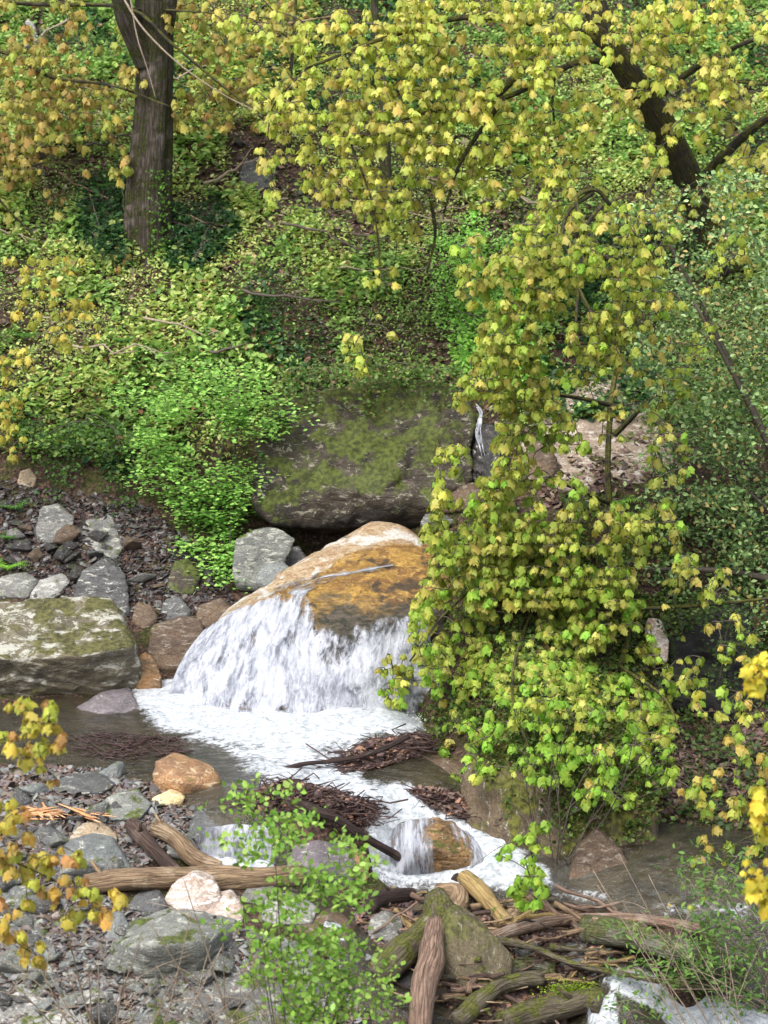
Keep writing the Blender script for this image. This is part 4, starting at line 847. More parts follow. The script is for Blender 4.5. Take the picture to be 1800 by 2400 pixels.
def clusters(P, s, cols, name, parent, mat=None, nest=.18):
    n = len(P); L = []; w = rng.integers(len(CP), size=n)
    for k in range(len(CP)):
        j = np.where(w == k)[0]
        if len(j) == 0: continue
        v, f, t = CP[k]
        R = eul(rng.normal(0, .25, len(j)), rng.normal(0, .25, len(j)), rng.uniform(0, 6.28, len(j)))
        L.append(inst(v, f, P[j], R, s[j], cols[j], t, .1))
    V, Fc, c = join(L)
    return mk(name, V, Fc, mat or M['maple'], parent=parent, col=c)
MUL = 1.; GAP = None
def sample(blobs, Y0, dY, slope=0.):
    out = []
    for b in blobs:
        cx, cy, rx, ry, n = b[:5]; n = int(round(n * MUL)); y0 = b[5] if len(b) > 5 else Y0
        r = np.sqrt(rng.random(n)) * 1.05; a = rng.uniform(0, 6.283, n)
        px = cx + rx * r * np.cos(a); py = cy + ry * r * np.sin(a) 
        py = py - np.mod(py, 26) * .55
        out.append(at(px, py, y0 + rng.uniform(-dY, dY, n)))
    P = np.vstack(out)
    if GAP is not None:
        px, py = proj(P); P = P[(n2(px, py, .013, 3, GAP) + .5 * n2(px, py, .03, 2, GAP + 1) > -.18) | (rng.random(len(P)) < .1)]
        px, py = proj(P); P = P[~((abs(px - 1125) < 34) & (py > 935) & (py < 1105))]
    px, py = proj(P); gy = ground(px, py)[:, 1] - .12; f_ = P[:, 1] > gy
    P[f_] = at(px[f_], py[f_], gy[f_]); return P
def connect(P, nodes, r0=.006, maxr=.016):
    "twigs: each tip joins the nearest point already on the tree"
    N = [np.array(q) for q in nodes]; N = np.array(N); todo = list(range(len(P))); L = []
    d = np.linalg.norm(P[:, None] - N[None], axis=2); best = d.min(1); arg = d.argmin(1); tree = N.tolist()
    while todo:
        i = min(todo, key=lambda k: best[k]); todo.remove(i); A = np.array(tree[arg[i]]); B = P[i] 
        l = np.linalg.norm(B - A); mid = (A + B) / 2 + np.array([0, 0, .05 * l])
        L.append(twig3(A, B, min(maxr, r0 + .006 * l), .08, 4 if l < .6 else 6))
        for q in ([B, mid] if l > .25 else [B]):
            k = len(tree); tree.append(q.tolist()); dd = np.linalg.norm(P - q, axis=1); m = dd < best; best[m] = dd[m]; arg[m] = k
    return L
def limbs(L):
    "L: list of (picture points with depth, radius start, radius end)"
    out = []; nodes = []
    for pts, r0, r1 in L:
        n = 12 + 6 * len(pts); Q = spline([at(*p) for p in pts], n); out.append(tube(Q, np.linspace(r0, r1, n), 10, .14, len(out))); nodes += Q[::3].tolist()
    return out, nodes
def maple(name, label, base, limbspec, trunk, blobs, Y0, dY, size, cols, cfun=None, lm='limb', tm='trunkr', trad=(.2, .1), cat='tree', sj=.42, extra=None, group=None, tr=.0055):
    TQ = spline([at(*p) for p in trunk] if not isinstance(trunk[0], np.ndarray) else trunk, 40)
    g = TQ[0].copy(); t = thing(name, label, cat, g, group)
    tubes('trunk', [tube(TQ, np.linspace(trad[0], trad[1], 40), 16, .16, 5)], M[tm], t)
    L, nodes = limbs(limbspec)
    for l in L: tubes('limb', [l], M[lm], t)
    nodes += TQ[10::3].tolist()
    P = sample(blobs, Y0, dY)
    if extra is not None: P = np.vstack([P, extra])
    px, py = proj(P)
    gz = H(P[:, 0], P[:, 1]); P[:, 2] = np.maximum(P[:, 2], gz + .15)
    tag(tubes('twigs', connect(P, nodes, tr), M['twig'], t), kind='stuff')
    c = pick(cols, len(P), .12)
    if cfun is not None: c = cfun(c, px, py)
    s = size * rng.uniform(1 - sj, 1 + sj, len(P))
    clusters(P - np.array([0, 0, .04]), s, c, 'crown', t)
    return t, nodes

YEL = [C(206, 216, 108), C(196, 212, 100), C(210, 214, 116), C(186, 204, 88), C(204, 202, 112)]
OLV = [C(172, 190, 82), C(158, 180, 72), C(180, 190, 90), C(168, 174, 82), C(150, 176, 68)]
ORG = [C(186, 166, 98), C(184, 184, 98), C(176, 158, 94), C(172, 188, 90), C(188, 178, 102)]
GRN = [C(156, 202, 76), C(146, 192, 70), C(170, 206, 82)]
K = .95
YEL = [c * K for c in YEL]; OLV = [c * K for c in OLV]; ORG = [c * K for c in ORG]; GRN = [c * K for c in GRN]

MUL = 3.3; GAP = 90
# leaning mossy maple, upper right
gb = ground(1705, 640)[0]
tA = [gb, at(1655, 520, 7.9), at(1615, 425, 7.6), at(1575, 340, 7.4), at(1525, 250, 7.2), at(1470, 170, 7.0), at(1425, 95, 6.9), at(1395, 10, 6.8), at(1380, -120, 6.8)]
blA = [(1600, 300, 120, 60, 12), (1720, 480, 90, 60, 8), (1560, 480, 70, 50, 8), (1640, 200, 100, 50, 14), (1400, 260, 70, 60, 8), (1180, 180, 120, 80, 30), (1480, 180, 80, 60, 12), (1750, 330, 80, 60, 14), (700, 230, 110, 60, 26), (880, 120, 190, 100, 84), (1100, 70, 220, 95, 105), (1350, 80, 170, 100, 62), (1650, 90, 170, 110, 78), (950, 290, 190, 85, 66), (760, 310, 140, 80, 36), (820, 440, 120, 55, 30), (900, 505, 55, 40, 9), (1110, 290, 190, 95, 56), (1270, 330, 120, 90, 26), (1060, 460, 120, 55, 20), (1690, 250, 120, 80, 26), (1280, 470, 170, 70, 26),
       (635, 455, 16, 20, 3), (622, 375, 25, 25, 4), (570, 50, 100, 60, 14), (1720, 400, 90, 55, 9), (905, 760, 34, 50, 8, 5.0), (825, 815, 22, 26, 4, 5.0), (850, 862, 12, 16, 2, 5.0), (900, 650, 40, 40, 5, 5.4), (1560, 380, 60, 40, 6), (620, 250, 40, 40, 4), (1000, 380, 150, 60, 20), (930, 560, 60, 30, 4)]
maple('leaning_maple', 'leaning mossy maple with bright yellow young leaves filling the upper right', None,
      [([(1440, 130, 6.9), (1390, 85, 6.85), (1330, 85, 6.8), (1260, 130, 6.6), (1190, 200, 6.4), (1130, 260, 6.3)], .10, .04), ([(1460, 165, 7.), (1380, 140, 6.7), (1300, 170, 6.4), (1180, 230, 6.1), (1010, 260, 5.8), (820, 330, 5.6)], .06, .02), ([(1375, 72, 6.8), (1290, 60, 6.7), (1100, 40, 6.3), (900, 90, 6.), (720, 160, 5.8)], .07, .02),
       ([(1620, 455, 7.7), (1700, 360, 7.3), (1800, 275, 7.), (1900, 230, 7.)], .09, .06), ([(1520, 250, 7.2), (1600, 180, 6.9), (1700, 120, 6.6), (1830, 70, 6.5)], .06, .03), ([(1300, 170, 6.4), (1295, 230, 6.35), (1300, 300, 6.3)], .03, .012),
       ([(1700, 120, 6.6), (1650, 160, 6.4), (1720, 190, 6.2), (1830, 200, 6.)], .03, .02), ([(820, 330, 5.6), (870, 470, 5.3), (890, 620, 5.1), (870, 740, 5.), (835, 800, 5.)], .018, .006), ([(890, 620, 5.1), (910, 700, 5.)], .008, .006), ([(1180, 230, 6.1), (1080, 380, 5.9), (1040, 500, 5.8)], .04, .015), ([(1010, 470, 5.9), (1020, 550, 5.9), (1000, 640, 5.9)], .03, .015),
       ([(720, 160, 5.8), (640, 250, 5.6), (625, 370, 5.4)], .012, .006)],
      tA, blA, 5.9, .9, .116, YEL, None, trad=(.26, .16), tr=.008)

# drooping maple over the cascade, right
def cB(c, px, py):
    g = sstep(1450, 1900, py) * .8 + sstep(1000, 900, px) * 0; gg = pick(GRN, len(c), .1); m = (rng.random(len(c)) < np.clip(g + .12, 0, 1))[:, None]
    y = pick(YEL, len(c), .1); m2 = (rng.random(len(c)) < .22)[:, None]
    return np.where(m, gg, np.where(m2, y, c))
blB = [(1200, 680, 130, 70, 16), (1330, 680, 130, 70, 16), (1250, 800, 130, 60, 16), (1160, 820, 60, 60, 8), (1420, 780, 90, 70, 10), (1130, 930, 50, 40, 6), (1060, 1090, 50, 30, 8), (1090, 1230, 70, 50, 14), (1060, 1340, 60, 50, 12), (1010, 1500, 50, 50, 12, -.6), (1030, 1590, 50, 60, 16, -.8), (1070, 1680, 60, 50, 14, -1.2), (1110, 1770, 50, 50, 9, -2.2), (1560, 1500, 60, 60, 9, .4), (1600, 1600, 70, 60, 9, -.2), (1400, 1560, 120, 60, 16), (1200, 1520, 140, 60, 20), (1330, 560, 160, 60, 22), (1140, 620, 80, 50, 10), (1560, 900, 60, 80, 8, 1.2), (1470, 1480, 80, 60, 12), (1210, 1700, 130, 60, 40, -1.6), (1380, 1720, 130, 70, 40, -1.6), (1320, 1800, 120, 50, 26, -2.4), (1500, 1700, 80, 60, 18, -1.4), (1420, 1860, 70, 50, 12, -2.6), (1520, 1780, 60, 60, 9, -2.0), (1600, 760, 80, 120, 12, 1.0), (1560, 1100, 70, 100, 10, .8), (1650, 1350, 90, 60, 10, .2), (1540, 1250, 60, 60, 10, .4), (1700, 620, 60, 60, 5, 1.), (1240, 740, 90, 50, 16), (1500, 640, 60, 60, 10), (1190, 1380, 200, 60, 40), (1300, 1000, 130, 60, 24), (1330, 1240, 160, 60, 36), (1330, 1500, 190, 60, 36), (1190, 1620, 160, 50, 30), (1110, 1250, 110, 60, 30), (1330, 1630, 160, 60, 30), (1400, 1010, 90, 60, 16), (1230, 600, 170, 70, 44), (1400, 690, 150, 80, 40), (1300, 790, 160, 70, 52), (1210, 880, 130, 60, 40), (1170, 950, 100, 55, 36), (1480, 560, 110, 70, 16), (1400, 900, 110, 70, 20), (1150, 1070, 100, 40, 22), (1130, 1160, 110, 70, 52), (1260, 1190, 150, 80, 66), (1120, 1300, 110, 80, 46), (1280, 1310, 170, 90, 72), (1430, 1280, 110, 90, 36), (1060, 1430, 100, 55, 30), (1190, 1440, 160, 80, 70), (1380, 1430, 140, 80, 48), (1500, 1380, 90, 60, 14),
       (1090, 1560, 100, 75, 46), (1240, 1570, 160, 80, 62), (1430, 1580, 150, 80, 44), (1120, 1680, 110, 55, 24), (1270, 1690, 150, 70, 40), (1450, 1720, 120, 60, 26), (1100, 1790, 60, 50, 8), (1240, 1800, 100, 50, 14), (1340, 1850, 60, 50, 9), (1390, 1930, 50, 70, 14), (1360, 2010, 60, 30, 8), (1460, 2020, 50, 25, 5), (1560, 1640, 80, 60, 16), (930, 1590, 45, 70, 14), (1010, 1480, 60, 60, 10), (1500, 1850, 60, 60, 8), (1190, 2010, 20, 20, 2), (1250, 1975, 40, 60, 5, -3.6), (1240, 2080, 40, 60, 9, -4.0), (1030, 1230, 40, 60, 8), (1040, 1185, 24, 12, 2)]
tB = [ground(1470, 1420)[0], at(1440, 1300, 2.2), at(1425, 1120, 2.6), at(1432, 950, 3.0), at(1452, 800, 3.6), at(1455, 640, 4.2), at(1490, 560, 4.6)]
maple('drooping_maple', 'slender maple whose olive-yellow leafy boughs droop over the right of the cascade', None,
      [([(1440, 1300, 2.2), (1330, 1290, 1.3), (1180, 1340, .4), (1060, 1420, -.3), (960, 1550, -.8)], .045, .012), ([(1450, 1330, 2.), (1480, 1440, .9), (1450, 1560, 0.), (1380, 1700, -1.), (1330, 1880, -2.)], .04, .012), ([(1432, 950, 3.), (1340, 930, 2.4), (1220, 920, 2.), (1130, 980, 1.8)], .035, .012),
       ([(1440, 1020, 2.8), (1500, 960, 2.6), (1530, 930, 2.6)], .04, .02), ([(1452, 800, 3.6), (1390, 740, 3.4), (1345, 640, 3.6), (1350, 560, 4.)], .035, .02), ([(1455, 640, 4.2), (1390, 560, 4.2), (1350, 470, 4.6), (1395, 445, 4.8), (1430, 480, 4.9)], .035, .03), ([(1390, 450, 4.8), (1330, 500, 4.6), (1300, 600, 4.2), (1220, 650, 4.)], .04, .012), ([(1410, 480, 4.8), (1370, 540, 4.6), (1358, 640, 4.4), (1350, 760, 4.2)], .035, .02), ([(1490, 560, 4.6), (1520, 450, 4.9), (1545, 390, 5.2)], .04, .03),
       ([(1430, 1180, 2.4), (1300, 1130, 1.6), (1150, 1130, 1.)], .03, .01), ([(1380, 1430, .6), (1620, 1420, .6), (1830, 1400, .8)], .03, .02), ([(1330, 1290, 1.3), (1240, 1450, .0), (1200, 1620, -1.2), (1250, 1800, -2.4), (1245, 2000, -3.6)], .03, .01), ([(1450, 1560, 0), (1560, 1640, -.6), (1600, 1750, -1.)], .03, .01)],
      tB, blB, .2, .8, .103, OLV, cB, tr=.007, trad=(.05, .028), tm='limb')

MUL = 2.0
# far left orange-tinted maple
blC = [(60, 60, 100, 90, 60), (190, 60, 110, 80, 55), (100, 200, 130, 90, 90), (260, 230, 90, 90, 40), (90, 340, 140, 80, 90), (230, 380, 70, 60, 26), (60, 470, 90, 60, 26), (470, 70, 90, 80, 60), (560, 170, 110, 80, 60), (480, 260, 80, 60, 30), (700, 60, 90, 60, 30), (340, 220, 30, 90, 10), (350, 60, 60, 50, 8), (130, 470, 60, 40, 10), (650, 270, 60, 50, 16), (280, 600, 60, 40, 4)]
tC = [ground(-160, 560)[0], at(-150, 350, 9.), at(-120, 150, 9.2), at(-60, 0, 9.4), at(0, -120, 9.6)]
def cC(c, px, py):
    y = pick([C(198, 194, 104) * K, C(176, 186, 96) * K], len(c), .1); m = (rng.random(len(c)) < .35)[:, None]; return np.where(m, y, c)
maple('orange_maple', 'maple with small orange-tinted young leaves over the top left slope', None,
      [([(-120, 150, 9.2), (0, 120, 9.), (120, 180, 8.8), (260, 200, 8.4), (400, 250, 8.0)], .05, .012), ([(-60, 0, 9.4), (100, 10, 9.), (300, 20, 8.3), (400, 100, 8.), (520, 200, 7.9), (600, 260, 7.8)], .045, .012), ([(-150, 350, 9.), (0, 400, 8.8), (120, 380, 8.6), (220, 400, 8.5)], .03, .01), ([(300, 20, 8.3), (500, 30, 8.2), (700, 50, 8.2)], .02, .008), ([(0, -120, 9.6), (80, -40, 9.4), (180, 20, 9.1)], .05, .02), ([(-120, 300, 9.0), (0, 470, 8.6), (90, 560, 8.4)], .03, .01)],
      tC, blC, 9.2, 1.1, .118, ORG, cC, trad=(.16, .1), tm='limb')
MUL = 1.6; GAP = None
# mid left sprigs
blD = [(120, 690, 90, 60, 13), (170, 770, 60, 45, 13), (60, 630, 50, 30, 5), (35, 880, 45, 60, 16), (25, 1030, 36, 36, 6), (20, 960, 30, 30, 5), (60, 740, 40, 30, 4), (200, 720, 30, 20, 3), (140, 610, 60, 20, 4)]
maple('yellow_sapling', 'sapling reaching in at the left edge with dangling yellow-green sprays', None,
      [([(-120, 700, 5.2), (0, 690, 5.), (100, 680, 4.9), (200, 730, 4.8)], .02, .007), ([(-120, 820, 5.2), (-20, 840, 5.), (60, 900, 4.8)], .02, .007), ([(-110, 950, 5.2), (-20, 1000, 5.), (40, 1040, 4.8)], .015, .006)],
      [ground(-120, 1160)[0], at(-125, 1000, 5.2), at(-120, 820, 5.2), at(-125, 600, 5.3)], blD, 4.9, .3, .11, [C(205, 202, 100) * K, C(192, 190, 88) * K, C(182, 194, 88) * K], trad=(.05, .02), tm='limb')
# foreground left sprigs
blE = [(30, 1650, 40, 20, 4), (95, 1680, 40, 35, 7), (50, 1720, 40, 30, 4), (125, 1740, 30, 30, 5), (70, 1780, 50, 20, 3), (25, 1930, 50, 50, 10), (110, 2040, 100, 50, 14), (60, 2100, 70, 40, 7), (170, 2110, 60, 50, 9), (230, 2150, 30, 20, 2), (60, 2230, 40, 40, 6), (15, 2170, 20, 20, 2), (280, 2100, 20, 20, 2), (20, 2010, 30, 30, 4), (120, 1830, 14, 12, 1)]
maple('near_maple_sapling', 'near maple sapling with coppery yellow leaf bunches at the lower left edge', None,
      [([(-150, 1760, -9.), (-20, 1740, -9.), (60, 1710, -9.), (120, 1690, -9.)], .012, .005), ([(-150, 1990, -9.), (0, 2010, -9.), (120, 2060, -9.), (230, 2120, -9.)], .012, .005), ([(-150, 2150, -9.), (0, 2190, -9.), (70, 2230, -9.)], .01, .005)],
      [np.array([-4.6, -9., float(H(np.array([-4.6]), np.array([-9.]))[0])]), at(-160, 2300, -9.), at(-150, 1990, -9), at(-155, 1700, -9.)], blE, -9.0, .25, .10, [C(208, 196, 92) * K, C(200, 196, 88) * K, C(204, 184, 98) * K, C(196, 160, 98) * K, C(190, 200, 88) * K], trad=(.03, .015), tm='limb')
blF = [(1780, 1560, 26, 40, 5), (1765, 1610, 20, 20, 3), (1800, 1540, 20, 20, 2), (1790, 1900, 20, 60, 6), (1775, 2050, 34, 40, 6), (1795, 2110, 20, 30, 3)]
maple('near_yellow_maple', 'near maple twig with vivid yellow leaves at the right edge', None,
      [([(1950, 1560, -10.), (1860, 1570, -10.), (1790, 1580, -10.)], .01, .004), ([(1950, 1960, -10.), (1860, 2000, -10.), (1790, 2030, -10.)], .01, .004)],
      [np.array([4.2, -10., float(H(np.array([4.2]), np.array([-10.]))[0])]), at(1980, 2200, -10.), at(1950, 1960, -10.), at(1955, 1500, -10.)], blF, -10.0, .15, .10, [C(226, 220, 80) * K, C(214, 210, 70) * K], trad=(.03, .015), tm='limb')
blR = [(1720, 1500, 60, 60, 9), (1690, 1660, 70, 40, 8), (1750, 1690, 50, 40, 6), (1700, 1860, 70, 50, 12), (1600, 1830, 40, 30, 5), (1760, 1800, 40, 40, 5), (1640, 2050, 60, 40, 9), (1600, 2120, 60, 40, 5), (1760, 1980, 40, 40, 4), (1740, 1760, 40, 30, 4), (1680, 1960, 50, 30, 4)]
maple('green_maple_sapling', 'thin maple sapling with scattered yellow-green leaves in front of the dark recess', None,
      [([(1900, 1560, -3.), (1790, 1530, -3.), (1700, 1500, -3.)], .015, .006), ([(1900, 1750, -3.), (1780, 1760, -3.), (1680, 1850, -3.), (1600, 1850, -3.)], .015, .006), ([(1900, 1960, -3.4), (1760, 1960, -3.6), (1640, 2050, -3.8)], .012, .005)],
      [ground(1895, 2250)[0], at(1900, 2000, -3.3), at(1905, 1750, -3.), at(1900, 1500, -3.)], blR, -3.2, .5, .10, [C(192, 200, 90) * K, C(168, 198, 84) * K, C(206, 194, 104) * K], trad=(.04, .015), tm='limb')

# old mossy tree on the left
tb = ground(335, 600)[0]
Yt = float(tb[1]) + .2
t = thing('mossy_tree', 'thick old mossy tree trunk rising from the slope at upper left', 'tree', tb)
TQ = spline([at(350, 780, Yt), at(352, 660, Yt), at(348, 560, Yt), at(350, 430, Yt), at(358, 300, Yt), at(362, 180, Yt), at(362, 90, Yt), at(365, 0, Yt), at(372, -160, Yt)], 60)
tr_r = .92 * np.interp(np.linspace(0, 1, 60), [0, .2, .36, .58, .77, .86, 1], [.52, .40, .37, .31, .31, .34, .30])
v, f, u = tube(TQ, tr_r, 48, .10, 11)
ax = np.repeat(TQ, 48, 0); ang = np.tile(np.linspace(0, 2 * np.pi, 48, endpoint=False), 60); d = v[:-2] - ax
v[:-2] = ax + d * (1 + .10 * np.cos(ang * 4 + 1.) * np.linspace(1.6, .5, 60).repeat(48) + .05 * np.cos(ang * 9 + 2))[:, None]
tubes('trunk', [(v, f, u)], M['trunk'], t)
L, nd = limbs([([(345, 150, Yt - .1), (315, 90, Yt - .2), (290, 30, Yt - .3), (270, -60, Yt - .3)], .17, .14)]); tubes('limb', L, M['trunk'], t)
L, nd = limbs([([(270, -40, Yt - .5), (330, 60, Yt - .7), (420, 150, Yt - .8), (520, 220, Yt - .8), (600, 260, Yt - .8)], .018, .008)]); tubes('limb', L, M['twigpale'], t)
L, nd = limbs([([(300, -40, Yt - .5), (320, 80, Yt - .6), (345, 160, Yt - .6), (365, 230, Yt - .6)], .014, .006)]); tubes('limb', L, M['twigpale'], t)
# crown of the tree is above the picture; ivy climbs the trunk
P = at(rng.normal(375, 12, 260) - 0, rng.uniform(400, 620, 260), Yt - .42); P[:, 0] += rng.normal(0, .08, 260)
put('ivy', None, RV, OF, P, eul(rng.normal(1., .4, 260), rng.normal(0, .4, 260), rng.uniform(0, 6.28, 260)), rng.uniform(.03, .06, 260), pick([C(120, 170, 60, .8), C(90, 140, 50, .8)], 260), M['leaf'], parent=t)
P = np.vstack([np.array([TQ[-1] + np.array([rng.normal(0, 1.2), rng.normal(0, 1.), rng.uniform(.6, 2.2)]) for _ in range(90)])])
clusters(P, np.full(90, .15), pick(ORG, 90), 'crown', t); tag(tubes('twigs', connect(P, TQ[-3:].tolist()), M['twig'], t), kind='stuff')
# other thin trunks
def thin(pts, r, label, mat='limb', name='sapling_trunk'):
    Q = spline([at(*p) for p in pts], 30); g = Q[0].copy(); t = thing(name, label, 'tree', g); tubes('trunk', [tube(Q, np.linspace(r, r * .6, 30), 10, .12, 3)], M[mat], t); return t
thin([(678, 350, 9.7), (680, 200, 9.7), (690, 60, 9.8), (700, -120, 9.9)], .035, 'thin bare sapling stem standing on the slope right of the old trunk', name='sapling')
thin([(905, 500, 9.0), (900, 250, 9.6), (880, 60, 10.5), (875, -150, 10.8)], .09, 'pale tree trunk half hidden behind yellow leaves at top centre', 'trunk', name='tree')

# ------------------------------------------------------------------ undergrowth
def leafy(G, hmin, hmax, size, cols, tilt=.5, v=OV, clump=None, noise_amp=.5):
    n = len(G); h = rng.uniform(hmin, hmax, n) * (rng.random(n) ** .6)
    P = G.copy(); P[:, 2] += h
    return inst(v, OF, P, eul(rng.normal(.15, tilt, n), rng.normal(0, tilt, n), rng.uniform(0, 6.28, n)), size * rng.uniform(.6, 1.3, n), cols, None, .2)
n = 330000
gx = rng.uniform(-9.5, 9.5, n); gy_ = 4.6 + 14 * rng.random(n) ** 1.15
dens = n2(gx, gy_, 1.1, 4, 21) + .6 * n2(gx, gy_, 3.5, 3, 22)
G = np.stack([gx, gy_, H(gx, gy_)], -1); px, py = proj(G)
keep = (rng.random(n) < sstep(-.58, -.08, dens) + .1)
keep &= sdpoly(px, py, [(-200, -800), (2200, -800), (2200, 1450), (1180, 1250), (1180, 1000), (1090, 920), (900, 915), (640, 960), (560, 1100), (430, 1130), (260, 1110), (100, 1080), (-200, 1060)]) > rng.normal(0, 14, n)
gully = sdpoly(px, py, [(540, 330), (600, 340), (720, 410), (900, 500), (870, 570), (700, 500), (560, 430)])
keep &= ~((gully > -12) & (rng.random(n) < .9))
G = G[keep]; px = px[keep]; py = py[keep]; dn = dens[keep]; n = len(G)
bush = .5 * n2(G[:, 0], G[:, 1], .85, 3, 31) + .9 * n2(G[:, 0], G[:, 1], 2.6, 3, 33); hue = n2(G[:, 0], G[:, 1], .6, 3, 41)
base = pick([C(116, 150, 70), C(138, 168, 82), C(94, 128, 58), C(156, 178, 96), C(108, 134, 70)], n, .25)
yel = pick([C(162, 176, 96), C(176, 182, 110)], n, .15); drk = pick([C(52, 88, 44), C(44, 78, 48), C(70, 104, 54)], n, .2); brn = pick([C(140, 108, 72), C(120, 84, 60)], n, .2); vivid = pick([C(138, 186, 88), C(148, 196, 94)], n, .12)
r = rng.random(n)
c = np.where((hue > .12)[:, None] & (r < .55)[:, None], yel, base)
c = np.where((hue < -.14)[:, None] & (r < .7)[:, None], drk, c)
c = np.where((r > .955)[:, None], brn, c)
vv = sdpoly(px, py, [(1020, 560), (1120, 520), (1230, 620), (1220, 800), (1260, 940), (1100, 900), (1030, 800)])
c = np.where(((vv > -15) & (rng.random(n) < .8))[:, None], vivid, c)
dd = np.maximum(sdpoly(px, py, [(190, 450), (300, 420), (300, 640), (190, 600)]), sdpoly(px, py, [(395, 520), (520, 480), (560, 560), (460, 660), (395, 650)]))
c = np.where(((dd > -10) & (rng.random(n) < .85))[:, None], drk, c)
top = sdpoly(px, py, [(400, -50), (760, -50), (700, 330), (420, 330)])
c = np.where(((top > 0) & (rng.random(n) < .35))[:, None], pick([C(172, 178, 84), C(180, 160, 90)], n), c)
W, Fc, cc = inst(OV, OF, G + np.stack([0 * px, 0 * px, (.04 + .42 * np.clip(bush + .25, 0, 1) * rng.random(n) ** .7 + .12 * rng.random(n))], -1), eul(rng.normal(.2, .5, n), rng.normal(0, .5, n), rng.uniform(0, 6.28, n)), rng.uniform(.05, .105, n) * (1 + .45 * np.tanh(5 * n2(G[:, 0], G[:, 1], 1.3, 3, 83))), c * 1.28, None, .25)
tag(mk('undergrowth', W, Fc, M['leaf'], col=cc), 'dense low mixed green undergrowth covering the wooded slope', kind='stuff')

for k_ in range(46):
    q = rng.uniform((0, 60), (1300, 900)); g = ground(q[0], q[1])[0]; a = rng.uniform(-.7, .7); l = rng.uniform(.25, .9); tt = np.linspace(-1, 1, 8)[:, None]
    d = np.array([np.cos(a), np.sin(a) * .5, np.sin(a) * .8]) * l; Q = g + np.array([0, -.1, rng.uniform(.12, .38)]) + d * tt + rng.normal(0, .05 * l, (8, 3)); r_ = rng.uniform(.008, .028)
    L_ = [tube(Q, np.linspace(r_, r_ * .4, 8), 6, .15, k_)] + [tube(np.array([Q[j_], Q[j_] + rng.normal(0, .16, 3) + d * .3]), [r_ * .5, r_ * .2], 4) for j_ in (3, 5)]
    tubes('fallen_branch', L_, M[['darkwood', 'twigpale', 'driftwood', 'twig'][k_ % 4]], None, 'bare fallen branch caught in the undergrowth of the slope', 'branch', 'fallen branches on the slope')
# ivy and small creepers over the right bank
n = 34000; q = np.stack([rng.uniform(960, 1640, n), rng.uniform(1150, 2000, n)], -1)
pl = [(1040, 1240), (1300, 1130), (1600, 1200), (1640, 1500), (1540, 1700), (1560, 1850), (1470, 1990), (1400, 1900), (1330, 1960), (1260, 1800), (1180, 1860), (1130, 1740), (1000, 1700), (990, 1560), (1010, 1450)]
s_ = sdpoly(q[:, 0], q[:, 1], pl) ; q = q[(s_ > rng.normal(0, 22, n)) & (n2(q[:, 0], q[:, 1], .012, 3, 50) > -.2)]; n = len(q)
G = ground(q[:, 0], q[:, 1]); G[:, 1] -= rng.uniform(.0, .3, n)
kb = BVHTree.FromPolygons(KV.tolist(), KF.tolist())
for i_ in np.where(q[:, 1] > 1640)[0]:
    h_ = kb.ray_cast(Vector(CAM), Vector(ray(q[i_, 0], q[i_, 1])).normalized())
    if h_[0] is not None: G[i_] = np.array(h_[0][:]) - np.array([0, rng.uniform(0, .12), 0]); 
c = pick([C(84, 108, 52), C(104, 126, 58), C(128, 146, 70), C(64, 84, 44), C(120, 150, 74), C(110, 96, 60)], n, .2) * .8
W, Fc, cc = inst(RV, OF, G, eul(rng.normal(.8, .5, n), rng.normal(0, .5, n), rng.normal(0, 1.2, n) + np.pi), rng.uniform(.04, .085, n), c * 1.3, None, .2)
tag(mk('ivy', W, Fc, M['leaf'], col=cc), 'dark green ivy and creepers hanging over the right bank', kind='stuff')

MUL = 1.
n = 9000; q = np.stack([rng.uniform(1480, 1900, n), rng.uniform(1480, 2040, n)], -1); q = q[(n2(q[:, 0], q[:, 1], .014, 3, 61) > .0) | (rng.random(n) < .12)]; n = len(q)
G = ground(q[:, 0], q[:, 1]); G[:, 2] += rng.uniform(.0, .22, n)
W, Fc, cc = inst(RV, OF, G, eul(rng.normal(.3, .5, n), rng.normal(0, .5, n), rng.uniform(0, 6.28, n)), rng.uniform(.04, .09, n), pick([C(84, 108, 56), C(104, 130, 62), C(120, 100, 70), C(70, 96, 54)], n, .2) * .8, None, .2)
tag(mk('undergrowth', W, Fc, M['leaf'], col=cc), 'sparse dark undergrowth on the shadowy slope above the lower pool', kind='stuff')
chips('leaf_litter', 'reddish-brown dead leaves on the shadowy slope above the lower pool', 3500, [(1500, 1600), (1900, 1600), (1900, 2040), (1520, 2030)], .03, .07, litter, M['chip'], .02, .12)
